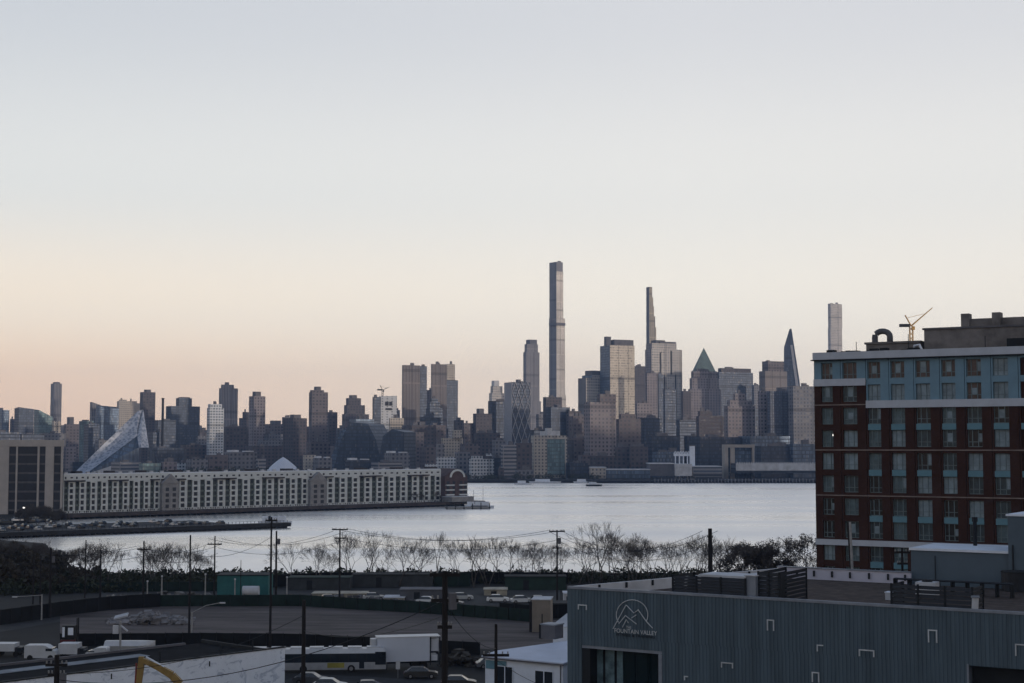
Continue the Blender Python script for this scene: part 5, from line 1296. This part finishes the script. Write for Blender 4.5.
# ------------------------------------------------------------------ white-walled warehouse (bottom of frame)
a0=W(40,678.5,163); a1=W(285,648,187); zW=(a0.z+a1.z)/2; a0=G(40,678,zW); a1=G(285,647.5,zW)
dA=Vector((a1.x-a0.x,a1.y-a0.y)); 
ext_=dA.normalized()*14; a0=Vector((a0.x-ext_.x,a0.y-ext_.y,zW)); dA=Vector((a1.x-a0.x,a1.y-a0.y)); LA=dA.length; AANG=math.atan2(dA.y,dA.x)
t=thing('white_walled_warehouse','flat black-roofed warehouse with a long stained white wall at the bottom of the picture','warehouse',(a0.x,a0.y,3),AANG); hh=zW-3
MB().box(0,0,0,LA,.4,hh).build('painted_wall',M_WHITE_ST,t)
MB().box(.0,.42,0,LA-.02,17,hh-.9).build('roof',mat('black_roof_felt',(.014,.015,.018),1.0,var=.5,scale=.4,spec=.05),t)
MB().box(-.1,-.08,hh,LA+.08,.5,hh+.12).build('coping',M_JOINT,t)
MB().box(LA-.4,.41,hh-.9,LA-.02,17,hh-.45).build('side_kerb',M_JOINT,t)
# far parapets, pale strips
MB().box(2,16.6,hh-.88,LA-3,17.0,hh-.6).build('rear_parapet',M_PLANT,t)
MB().box(2,11.2,hh-.88,LA-12,13.5,hh-.82).build('roof_membrane',mat('dull_blue_membrane',(.16,.19,.23),.7,var=.4,scale=.5),t)
for f_ in (.62,.80,.9): MB().tube([(LA*f_,.3,hh),(LA*f_,.3,hh+1.3)],.08,6).build('vent_stub',M_JOINT,t)
for i in range(5): MB().box(LA*(.2+.14*i),-.05,hh-1.1,LA*(.2+.14*i)+.14,0-.004,hh-.5).build('wall_scupper',M_JOINT,t)
for (px,py) in ((203,651),(212,652)):
    pass

# ------------------------------------------------------------------ excavator
p0=W(137,690,148); YEL=mat('excavator_yellow',(.27,.18,.06),.55,var=.3,scale=1.2)
t=thing('excavator','yellow excavator with its bent boom reaching up in front of the white stained wall','excavator',(p0.x+7,148,3))
def EX(px,py): w=W(px,py,148); return (w.x-p0.x-7,0,w.z-3)
b=MB(); 
def arm(pts,wd,name):
    b=MB()
    for (pa,ra),(pb,rb2) in zip(pts[:-1],pts[1:]):
        a_,c_=Vector(pa),Vector(pb); d=(c_-a_).normalized(); n_=Vector((-d.z,0,d.x))
        q=[a_-n_*ra,c_-n_*rb2,c_+n_*rb2,a_+n_*ra]
        f_=[(v.x,-wd,v.z) for v in q]; k_=[(v.x,wd,v.z) for v in q]
        b.face(f_); b.face(k_[::-1])
        for i in range(4): j=(i+1)%4; b.face([f_[i],k_[i],k_[j],f_[j]])
    b.build(name,YEL,t)
arm([(EX(141.5,656.5),.22),(EX(141,666),.30),(EX(138,690),.24),(EX(136,705),.2)],.2,'stick')
arm([(EX(143,660),.2),(EX(158,667),.27),(EX(172,675),.34),(EX(180,684),.36),(EX(186,720),.4)],.26,'boom')
MB().tube([EX(136.5,663),EX(135,690)],.09,8).build('hydraulic_hose',mat('red_hose',(.22,.04,.03),.5),t)
MB().tube([EX(146,657),EX(164,667)],.10,8).build('hydraulic_cylinder',M_WHITE,t)
x_=EX(186,720)[0]
MB().box(x_-1.2,-1.3,1.0,x_+3.2,1.3,2.2).build('body',YEL,t); MB().box(x_-1.2,-1.3,2.21,x_+.6,.0,3.6).build('cab',M_GLASSD,t)
for s in (-1,1): MB().box(x_-1.6,s*1.2-.35,0,x_+3,s*1.2+.35,.98).build('track',M_BLACK,t)
xb=EX(136,705); MB().box(xb[0]-.7,-.6,xb[2]-1.2,xb[0]+.5,.6,xb[2]+.1).build('bucket',M_LOUV,t)

# ------------------------------------------------------------------ street vehicles
def at(px,py,z=3.0): return G(px,py,z)
# long articulated bus
pL=G(240,673.5,3); pR=G(386,672,3); d_=Vector((pR.x-pL.x,pR.y-pL.y)); LB=d_.length; t=thing('city_bus','long white-roofed city bus with a dark window band and yellow side panel on the street','bus',(pL.x,pL.y,3.01),math.atan2(d_.y,d_.x))
M_BUS=mat('bus_white',(.50,.51,.53),.4,var=.1,spec=.5)
M_BUSL=mat('bus_lower_grey',(.34,.35,.37),.5,var=.15,scale=1)
MB().box(0,0,.38,LB,2.6,1.35).build('lower_body',M_BUSL,t); MB().box(.02,.03,1.352,LB-.02,2.57,2.55).build('window_band',M_GLASSD,t)
b=MB(); b.prism([(0,0),(LB,0),(LB,2.6),(0,2.6)],2.552,3.15,0,0,topfoot=[(.1,.35),(LB-.3,.35),(LB-.3,2.25),(.1,2.25)]); b.build('roof',M_BUS,t)
b=MB()
for i in range(7): b.box(1.5+i*LB/7.6,.6,3.152,1.5+i*LB/7.6+1.9,2.0,3.36)
b.build('roof_units',M_BUS,t)
for k in range(16): MB().box(1+k*LB/16,-.012,1.36,1+k*LB/16+.09,.025,2.54).build('window_pillar',M_JOINT,t)
fb=lambda px:(px-240)/146*LB
MB().box(fb(327),-.03,.62,fb(344),-.004,1.30).build('yellow_side_panel',mat('yellow_panel',(.30,.27,.06),.6),t)
MB().box(fb(359),-.03,.5,fb(364),-.004,2.5).build('door',M_GLASSD,t); MB().box(fb(375),-.03,1.0,LB-.03,-.004,2.75).build('front_window',M_GLASSD,t)
for px in (262,303,351,373 if 0 else 352):
    if px==352: continue
    w0=MB().cyl((fb(px),-.04,.5),.5,.35,18,axis='y').build('wheel',M_TYRE,t); MB().cyl((fb(px),-.06,.5),.27,.1,12,axis='y').build('rim',M_RIM,w0)
    MB().cyl((fb(px),2.28,.5),.5,.35,18,axis='y').build('wheel',M_TYRE,t)
# white trailer
pL=G(374,676,3); pR=G(437,674,3); d_=Vector((pR.x-pL.x,pR.y-pL.y)); LT=d_.length; t=thing('box_trailer','clean white box trailer with a framed rear end parked on the street beyond the bus','trailer',(pL.x,pL.y+5,3.01),math.atan2(d_.y,d_.x))
sT=(pL.y+5)/pL.y; LT*=sT
M_TRL=mat('trailer_white',(.56,.60,.68),.4,var=.05,scale=.3,spec=.5)
yb_=pL.y+5; zt_=ZY(637.5,yb_)-3; zb2=ZY(662.5,yb_)-3
MB().box(0,0,zb2,LT*.83,2.6,zt_-.12).build('box_body',M_TRL,t); MB().box(-.05,-.05,zt_-.119,LT,2.65,zt_).build('roof_edge',M_BUS,t)
for x in (LT*.835,LT-.15):
    fr=MB(); fr.box(x,0,.5,x+.15,.15,zt_-.13); fr.box(x,2.4,.5,x+.15,2.55,zt_-.13); fr.box(x,.15,zb2+1.0,x+.15,2.4,zb2+1.15); fr.build('rear_frame',M_LOUV,t)
b=MB(); b.box(LT*.86,.3,zb2+1.3,LT*.98,2.2,zt_-.4); b.box(LT*.86,.3,zb2,LT*.96,2.2,zb2+.8); b.build('rear_load',M_PALEROOF,t)
MB().box(-.8,.5,zt_-1.6,-.06,2.1,zt_-.3).build('cooling_unit',M_BUS,t)
MB().box(.2,.9,zb2-.35,LT*.95,1.7,zb2-.01).build('chassis',M_JOINT,t)
for x in (LT*.6,LT*.74): 
    MB().cyl((x,-.0,.5),.5,.4,16,axis='y').build('wheel',M_TYRE,t); MB().cyl((x,2.2,.5),.5,.4,16,axis='y').build('wheel',M_TYRE,t)
for x in (1.2,): MB().box(x,.3,.0,x+.2,.5,zb2-.36).build('landing_leg',M_JOINT,t); MB().box(x,2.1,.0,x+.2,2.3,zb2-.36).build('landing_leg',M_JOINT,t)
# cars on the street
def street_car(px,py,col,label,rz=0.0):
    p=at(px,py); o=make_car(col,label); o.location=(p.x,p.y,3.01); o.rotation_euler=(0,0,rz); return o
street_car(421,678,'black','dark sedan parked beneath the white box trailer',.05)
street_car(311,684,'grey','dark grey car with a light windscreen beside the end of the white stained wall',-.1)
street_car(371,692,'dark blue','dark blue car low in the frame before the bus front',.1)
street_car(459,687,'black','black car with a glinting roof beyond the thick utility pole, nearest the white house',.0)
street_car(492,668,'grey','grey car half hidden at the fence beyond the white house',.2)
street_car(330,690,'silver','silver car at the bottom edge before the bus with yellow panel',-.05)
# street sign / worker clutter
p=at(399,676); t=thing('street_sign','small white rectangular sign on a short post beneath the trailer','sign',(p.x,p.y-2,3)); MB().tube([(0,0,0),(0,0,2.2)],.05,6).build('post',M_STEEL,t); MB().box(-.28,-.06,1.2,.28,-.03,2.3).build('sign_panel',M_BUS,t)
# trucks and vans row, left (white roofs y 643-658)
M_VW=mat('van_white',(.45,.48,.52),.4,var=.12,scale=.6,spec=.5)
def van(pxa,pxb,yt,yb,label,cabside=1,rz=0.0,kind='van'):
    p=G(pxa,yb+5,3); q=G(pxb,yb+5,3); Lv=q.x-p.x; h=ZY(yt,p.y)-3
    t=thing(kind,label,'van' if kind=='van' else 'truck',(p.x,p.y,3.01),rz)
    if kind=='van':
        b=MB(); pr=[(0,.4),(Lv-.2,.4),(Lv,.9),(Lv-.25,1.35),(Lv-1.5,h-.1),(Lv-1.9,h),(.1,h),(0,h-.2)]
        if cabside<0: pr=[(Lv-x,z) for x,z in pr][::-1]
        f_=[(x,0,z) for x,z in pr]; k_=[(x,2.1,z) for x,z in pr]; b.face(f_); b.face(k_[::-1])
        for i in range(len(pr)): j=(i+1)%len(pr); b.face([f_[i],k_[i],k_[j],f_[j]])
        b.build('body',M_VW,t); x=Lv-1.55 if cabside>0 else .5
        MB().box(x,-.02,1.4,x+.95,2.12,h-.45).build('cab_window',M_GLASSD,t)
    else:
        MB().box(0,0,.8,Lv*.76,2.4,h).build('box_body',M_VW,t); x0_=Lv*.78
        MB().box(x0_,.1,.5,Lv,2.3,h*.72).build('cab',M_LOUV,t); MB().box(x0_+.3,.05,h*.42,Lv+.03,2.35,h*.66).build('cab_window',M_GLASSD,t)
    for x in (Lv*.18,Lv*.82):
        for y in (-.04,1.86): MB().cyl((x,y,.42),.42,.26,14,axis='y').build('wheel',M_TYRE,t)
    return t
van(-8,21,644,652,'white box truck at the edge of the picture, cut by the frame',kind='box_truck')
van(24,56,645.5,656,'long white van with a sloped nose behind the black roof, next to the pole')
van(58,83,644,655,'white box truck with a dark cab beside the red-framed machine',kind='box_truck')
van(84,106,648,657,'plain white van partly hidden by the roof edge, between two trucks',-1)
# shrink-wrapped boat hull (long white shape)
p=G(103,655,3); t=thing('wrapped_boat','long low white shrink-wrapped boat on a cradle beyond the black roof','boat',(p.x,p.y,3),.0)
b=MB(); LBo=W(153,650,p.y).x-p.x; n_=10
for i in range(n_):
    s0,s1=i/n_,(i+1)/n_
    w0_,w1_=[1.3*min(1,(1-s)*3.2+.05) for s in (s0,s1)]
    for (z0_,z1_,k0,k1) in ((.5,1.3,.7,1),(1.3,1.95,1,.35)):
        for s_ in (-1,1):
            b.face([(LBo*s0,1.4+s_*w0_*k0,z0_),(LBo*s1,1.4+s_*w1_*k0,z0_),(LBo*s1,1.4+s_*w1_*k1,z1_),(LBo*s0,1.4+s_*w0_*k1,z1_)])
    b.face([(LBo*s0,1.4-w0_*.35,1.95),(LBo*s1,1.4-w1_*.35,1.95),(LBo*s1,1.4+w1_*.35,1.95),(LBo*s0,1.4+w0_*.35,1.95)])
b.face([(0,.5,.5),(0,2.3,.5),(0,2.7,1.3),(0,1.85,1.95),(0,.95,1.95),(0,.1,1.3)]); b.build('shrink_wrap',M_BUS,t)
b=MB(); [b.box(LBo*f_,.4,0,LBo*f_+.2,2.4,.52) for f_ in (.15,.5,.8)]; b.build('cradle',M_JOINT,t)
# mast on boat area
p=G(120,657,3); t=thing('equipment_post','stubby grey post with a small arm before the white wrapped boat','post',(p.x,p.y,3)); MB().tube([(0,0,0),(0,0,5.2)],.16,8).build('post',M_PALEPOLE,t); MB().tube([(0,0,4.6),(1.1,-.2,3.8)],.14,6).build('arm',M_PALEROOF,t); MB().box(-1.1,-.2,3.4,-.3,.2,4.6).build('control_box',M_PALEROOF,t)
# red-framed machine
p=G(60,652,3); t=thing('forklift','dark red machine with bright white cab windows behind the white truck','forklift',(p.x,p.y,3))
RD=mat('dull_red_paint',(.09,.02,.02),.6)
MB().box(0,0,.4,2.2,2,1.8).build('body',RD,t); MB().box(.2,.2,1.82,2.0,1.8,3.9).build('cab',M_BLACK,t)
MB().box(.25,.1,2.2,.6,.19,3.7).build('cab_window',M_WHITE,t); MB().box(1.1,.1,2.5,1.9,.19,3.6).build('cab_window',M_WHITE,t)
b=MB(); b.box(2.25,.5,.2,2.4,.7,5); b.box(2.25,1.3,.2,2.4,1.5,5); b.build('mast',M_BLACK,t)
for x in (.3,1.6): MB().cyl((x,-.1,.4),.4,.3,12,axis='y').build('wheel',M_TYRE,t)
# long dark sheds / hedges along the lot foot
def fence(label,pts,h,m,n=14,cat='fence',post=M_BLACK,th=.06):
    P_=[G(x,y,3) for x,y in pts]; t=thing('screen_fence',label,cat,tuple(P_[0])); o=P_[0]
    b=MB(); pb=MB()
    for p,q in zip(P_[:-1],P_[1:]):
        d=(q-p); d.z=0; L_=d.length; u=d.normalized(); nn_=Vector((-u.y,u.x,0))*th
        k=max(1,int(L_/2.5))
        for i in range(k):
            a_=p+u*(L_*i/k)-o; c_=p+u*(L_*(i+1)/k)-o; sg=.06*random.random()
            for s_ in (-1,1): b.face([a_+nn_*s_,c_+nn_*s_,c_+nn_*s_+Vector((0,0,h-sg)),a_+nn_*s_+Vector((0,0,h-sg*.3))])
            b.face([a_-nn_+Vector((0,0,h-.3*sg)),c_-nn_+Vector((0,0,h-sg)),c_+nn_+Vector((0,0,h-sg)),a_+nn_+Vector((0,0,h-.3*sg))])
            MB().tube([a_-nn_*2,a_-nn_*2+Vector((0,0,h+.15))],.05,5).build('post',post,t)
    b.build('mesh_screen',m,t); return t
GRN=mat('dark_green_windscreen',(.008,.020,.017),.85,var=.4,scale=.4)
BLKS=mat('black_windscreen',(.006,.007,.009),.85,var=.4,scale=.4)
fence('dark green mesh screen fence running along the top of the gravel lot',[(160,606.5),(300,606),(345,609),(420,613),(532,622)],2.2,GRN)
fence('black screen fence curving down the near edge of the lot to the left thicket',[(0,625),(60,616),(110,610),(160,606.8)],2.6,BLKS)
fence('tall black screen fence along the street side of the gravel lot',[(60,646),(200,645),(300,646),(380,650),(480,655)],1.9,BLKS)
fence('second dark fence along the back lane below the shrubs',[(60,592),(215,591),(262,592)],2.0,GRN)
fence('long dark green fence at the top of the river bank',[(255,588),(320,584),(430,583),(568,584)],2.6,BLKS)
fence('short green-topped fence panel beyond the far end of the lot',[(434,586.5),(470,586.5)],3.0,GRN)
fence('dark fence beside the beige corrugated shed, ending at the grey hall',[(500,616),(530,618),(572,618)],2.4,BLKS)
# teal site wall
p=G(217,601,3); q=G(268,601,3); t=thing('teal_shed','teal painted storage shed on the bank behind the fences','shed',(p.x,p.y,3)); hq=ZY(575.5,p.y)-3
MB().box(0,0,0,q.x-p.x,6,hq).build('wall',mat('teal_paint',(.03,.13,.135),.7,var=.2,scale=.4),t); MB().box(-.15,-.2,hq,q.x-p.x+.15,6.2,hq+.15).build('roof',M_JOINT,t)
p=G(238,603,3); t=thing('storage_tank','small pale round-topped tank in front of the teal shed','tank',(p.x,p.y-.5,3))
MB().cyl((1,0,2.4),1.0,3.2,18,axis='x').build('tank_body',M_PALEROOF,t,smooth=False); b=MB(); b.box(1.2,-.7,0,1.5,.7,1.7); b.box(3.4,-.7,0,3.7,.7,1.7); b.build('support_leg',M_JOINT,t)
# buildings & containers in the back yard
def shed(label,pxa,pxb,yt,yb,m,rm,cat='shed',name='storage_shed',dep=5,pitchr=False):
    p=G(pxa,yb,3); q=G(pxb,yb,3); h=ZY(yt,p.y)-3; w=q.x-p.x; t=thing(name,label,cat,(p.x,p.y,3)); MB().box(0,0,0,w,dep,h).build('wall',m,t)
    MB().box(-.15,-.2,h,w+.15,dep+.2,h+.14).build('roof',rm,t); 
    MB().box(w*.3,-.05,0,w*.3+min(1.2,w*.3),-.01,min(2.1,h*.8)).build('door',M_JOINT,t); return t
M_DG=mat('dark_green_metal',(.02,.04,.034),.8); M_DGY=mat('dark_grey_metal',(.045,.05,.055),.8)
shed('long low dark green shed beneath the bare trees on the river bank',352,432,575,587,M_DGY,M_JOINT)
shed('second long dark shed on the river bank beyond the thick utility pole',505,566,577,590,M_DG,M_JOINT)
shed('low dark shed behind the thin crossarm pole on the bank',288,350,578,590,M_DGY,M_DG)
shed('grey trailer office with a pale roof in the back yard under the trees',400,446,590,601,mat('grey_van_metal',(.09,.095,.11),.7,var=.2),M_PLANT,name='site_office',cat='cabin')
shed('low shed with a bright cream roof edge near the crossarm pole',312,366,594,598,M_CREAMY:=mat('cream_glare_tarpaulin',(.36,.33,.27),.7,var=.4,scale=.6),M_CREAMY)  # pale yellowish glare in the yard, painted as a cream shed
shed('small flat cream-roofed kiosk at the far end of the green screen fence',484,507,590,595.5,M_CREAMY,M_CREAMY)
shed('short low cream-topped lean-to before the grey trailer office',384,404,598,602,M_CREAMY,M_PALEROOF)
shed('small pale grey cabin against the corner of the grey hall',564,572,594,606,M_PALEROOF,M_PALEROOF,cat='cabin')
shed('dark container stack beyond the beige corrugated shed',548,575,604,617,M_DGY,M_JOINT)
rnd=random.Random(21)
LL=['white van parked in the back yard before the long dark green shed','white pickup seen end-on among the yard clutter','silver car parked behind the dark green screen fence','white car parked near the cream-roofed kiosk','grey car parked beside the grey trailer office','white car beyond the far end of the lot, near the beige corrugated shed','black car parked between yard sheds','silver car alone in the yard below the bare trees']
for i,(px,py,c) in enumerate(((428,604,'white'),(374,600,'silver'),(462,600,'silver'),(498,602,'white'),(452,606,'grey'),(522,603,'white'),(330,602,'black'),(540,603,'silver'))):
    o=street_car(px,py,c,LL[i],rnd.uniform(-.3,.3))
# rubble pile with chunks
def pile(name,px0,px1,py,h,n,m,seed):
    rnd=random.Random(seed); b=MB()
    for i in range(n):
        px=rnd.uniform(px0,px1); s_=1-abs((px-(px0+px1)/2)/((px1-px0)/2)); g=G(px,py+rnd.uniform(-3,3),3); z=3+rnd.random()*h*s_; r_=rnd.uniform(.15,.75)
        c=Vector((g.x,g.y,z)); Mx=Matrix.Translation(c)@Matrix.Rotation(rnd.uniform(0,6),4,'Z')@Matrix.Rotation(rnd.uniform(-.8,.8),4,'X'); b.box(-r_,-r_*.7,-r_*.4,r_,r_*.7,r_*.4,M=Mx)
    return struct(b.build(name,m),'stuff')
pile('rubble',108,192,622,1.5,340,mat('broken_concrete',(.19,.185,.195),.9,var=.5,scale=.5),4)
pile('yard_debris',270,440,601,1.0,160,mat('mixed_debris',(.10,.10,.105),.9,var=.8,scale=.3),5)
pile('street_clutter',440,482,664,1.6,90,mat('street_clutter_mix',(.045,.04,.035),.9,var=.8,scale=.6),6)
pile('site_debris',105,290,598,.9,150,mat('site_mix',(.12,.115,.11),.9,var=.9,scale=.4),8)
p=G(114,624,3); t=thing('concrete_slab','tilted pale concrete slab lying at the near end of the rubble','slab',(p.x,p.y,3.7)); MB().box(0,0,0,2.4,1.3,.25,M=Matrix.Rotation(-.25,4,'Y')@Matrix.Rotation(.3,4,'X')).build('slab_face',M_PALEROOF,t)
p=G(128,606,3); t=thing('covered_dinghy','small white covered dinghy propped up behind the rubble','boat',(p.x,p.y,3),-.3)
b=MB(); b.prism([(0,0),(3.4,-.5),(4.2,.3),(3.2,1.0),(0,.9)],.8,2.0,0,0,topfoot=[(-.1,-.1),(3.4,-.7),(4.6,.3),(3.3,1.2),(-.1,1)]); b.build('hull',M_WHITE,t); b=MB(); b.box(.4,.2,0,.6,.6,.8); b.box(2.6,0,0,2.8,.5,.8); b.build('trestle',M_JOINT,t)
p=G(113,606,3); t=thing('statue_like_post','short pale post with a rounded top next to the covered dinghy','post',(p.x,p.y,3)); MB().cyl((0,0,0),.32,1.9,10).build('shaft',M_PALEPOLE,t); MB().cyl((0,0,1.9),.32,.35,10,r2=.1).build('cap',M_PALEPOLE,t)

# ------------------------------------------------------------------ utility poles, lamp posts, wires
TOP={}
def upole(key,px,yt,yb,D,label,th=.16,arms=((0.6,1.4),),mat_=M_WOOD,z0=3.0,extra=None,lean=0,ang=0.0,boxed=False):
    if D is None: g=G(px,yb,3); D=g.y
    p=W(px,yt,D); h=p.z-z0; b_=W(px,yt,D); t=thing('utility_pole',label,'pole',(p.x,D,z0),ang)
    MB().tube([(lean,0,0),(0,0,h)],[th*1.25,th*.8],10).build('pole',mat_,t)
    for dz,w_ in arms:
        MB().box(-w_,-.14,h-dz-.12,w_,-.02-th*.0,h-dz+.12).build('crossarm',mat_,t)
        b=MB(); [b.cyl((x,-.08,h-dz+.12),.07,.22,6) for x in (-w_*.9,-w_*.5,w_*.5,w_*.9)]; b.build('insulators',M_STEEL,t)
    if boxed: MB().cyl((th+.28,0,h-2.6),.3,1.1,12).build('transformer',M_PLANT,t)
    TOP[key]=(p.x,D,p.z,arms,ang); return t
upole('a',340,528.5,602,None,'thin utility pole with two crossarms standing clear against the river',.17,((.2,1.6),(1.9,1.1)))
upole('b',557,530,610,None,'thin crossarm utility pole rising against the river near the grey hall',.17,((.25,1.5),(3.4,.9)),boxed=True)
upole('c',445,571,None,104,'thickest dark utility pole with three heavy crossarms and hardware, nearest the bus',.24,((.25,1.05),(2.0,.95),(3.8,.5)),boxed=True)
upole('d',304,600,None,150,'dark pole before the bus with a pale top',.22,())
upole('e',496,624,None,138,'dark utility pole crossing the face of the white house',.17,((2.8,1.2),),)
upole('f',57,655,None,125,'dark pole cluttered with hardware at the near edge of the black roof',.24,((.8,.9),(1.6,.7)),boxed=True)
upole('g',271.5,517,652,None,'very tall thin dark pole reaching above the river beside a shorter one',.16,((.5,.9),))
upole('h',276.5,531,604,None,'shorter dark pole right beside the very tall thin one',.2,(),boxed=True)
upole('i',190.5,535,637,None,'tall thin pole standing on the gravel lot edge, carrying a lamp arm',.15,())
upole('j',215,536,604,None,'thin pole with one crossarm at the corner of the teal shed',.15,((1.6,1.4),))
upole('k',144,541,606,None,'thin dark pole with a short crossarm between the slim tree and the bushy trees',.17,((1.6,1.3),))
upole('l',86,540,598,None,'thin pole just beside the sparse brown-leaved tree',.14,())
upole('m',101,550,601,None,'short plain pole before the slim conical tree',.17,())
upole('n',51,548,618,None,'dark pole with a pale meter box in front of the thicket',.2,(),boxed=True)
upole('o',34,552,604,None,'first of two faint thin poles inside the thicket',.14,())
upole('p',41,556,604,None,'slightly shorter faint pole deep in the thicket',.14,())
upole('q',710,528.5,None,255,'thick dark pole among the bare trees before the dark evergreen clump',.42,((1.4,.5) ,))
upole('r',848,523,None,186,'dark slanting pole in front of the lower brick hotel windows',.14,(),lean=.9)
upole('s',902,548,None,176,'dark twin pole with short arms beside the annex end',.16,((.5,.9),(1.8,.6)))
t=upole('t',850,522,None,180,'pale grey slanting mast in front of the brick hotel, with two low arms',.17,(),mat_=M_PALEPOLE,lean=.7)
t=upole('u',241,540+20,604,None,'faint thin signal pole with a small flag-like box near the teal shed',.07,())
upole('v',615,571,None,300,'small dark mast tip standing above the hall roof line','x' and .1,((.6,1.1),))
def lamp(px,yt,yb,label,arm=None,D=None):
    if D is None: D=G(px,yb,3).y
    p=W(px,yt,D); h=p.z-3; t=thing('lamp_post',label,'lamp post',(p.x,D,3)); MB().tube([(0,0,0),(0,0,h)],[.16,.11],8).build('post',M_PALEPOLE,t)
    if arm:
        ax,az=arm; MB().tube([(0,0,h-.1),(ax*.5,0,h+az*.7),(ax,0,h+az)],.07,6).build('arm',M_PALEPOLE,t); MB().box(ax-.1,-.15,h+az-.12,ax+.8,.15,h+az+.08).build('lamp_head',M_PALEROOF,t)
    else: MB().cyl((0,0,h),.18,.3,8).build('lamp_head',M_PALEROOF,t)
lamp(192,612,637,'pale street lamp with a long arm attached beside the tall thin lot pole',(4.6,1.5))
lamp(162,577,604,'plain pale post, first of the short lot posts, beside the bushy bare trees')
lamp(205.5,575,604,'plain pale post just before the teal shed corner')
lamp(235,580,604,'plain pale post in front of the teal shed')
lamp(287,578,604,'plain pale post past the two tall dark poles')
lamp(147.5,582,604,'yellowish stout post at the foot of the dark crossarm pole')
lamp(42,594.5,620,'low lamp with a long pale arm pointing into the thicket',(-5.2,-.4))
def wire(a_,b_,sag,label,off=0,dz=0,r=.028,n=18):
    A_=Vector(TOP[a_][:3]) if isinstance(a_,str) else Vector(a_); B_=Vector(TOP[b_][:3]) if isinstance(b_,str) else Vector(b_)
    A_=A_+Vector((off,0,dz)); B_=B_+Vector((off,0,dz)); pts=[]
    for i in range(n+1):
        s_=i/n; q=A_.lerp(B_,s_); q.z-=4*sag*s_*(1-s_); pts.append(q-A_)
    o=MB().tube(pts,r,4).build('overhead_wire',M_BLACK); o.location=A_; return tag(o,label,'wire','overhead wires between the poles')
for i,(o_,dz) in enumerate(((-1.3,0),(1.3,0),(.6,-1.8))):
    WL='overhead wire strung between the two crossarm poles standing against the river'
    wire('a','b',2.2,WL,o_,dz,.035)
    wire('b','q',3.5,'overhead wire from the pole near the grey hall to the thick pole among trees',o_,dz-.4,.035)
    wire('j','a',2.0,'overhead wire from the teal shed pole to the thin pole with two crossarms',o_,dz-.5,.035)
    wire('k','j',1.2,'overhead wire between the slim-tree pole and the teal shed pole',o_,dz-1.6,.035)
    wire('k',(W(-20,545,300).x,300,ZY(545,300)),1.5,'overhead wire leaving the slim-tree pole over the thicket',o_,dz-1,.035)
wire('c','f',2.2,'overhead wire from the thickest pole across the black warehouse roof',0,-2,.03)
wire('c','e',.8,'overhead wire between the thickest pole and the white house pole',0,-2.2,.025)
wire('c','d',1.0,'overhead wire between the thickest pole and the dark pole before the bus',0,-3.0,.025)
e_=W(575,660,148); wire('e',(e_.x,148,e_.z),.6,'overhead wire from the white house pole to the grey hall corner',0,-3.2,.02)
wire('d','f',1.5,'overhead wire from the bus pole to the hardware-laden pole',0,-1.5,.025)
wire('i','g',1.5,'overhead wire between the lot lamp pole and the very tall thin pole',0,-3,.03)
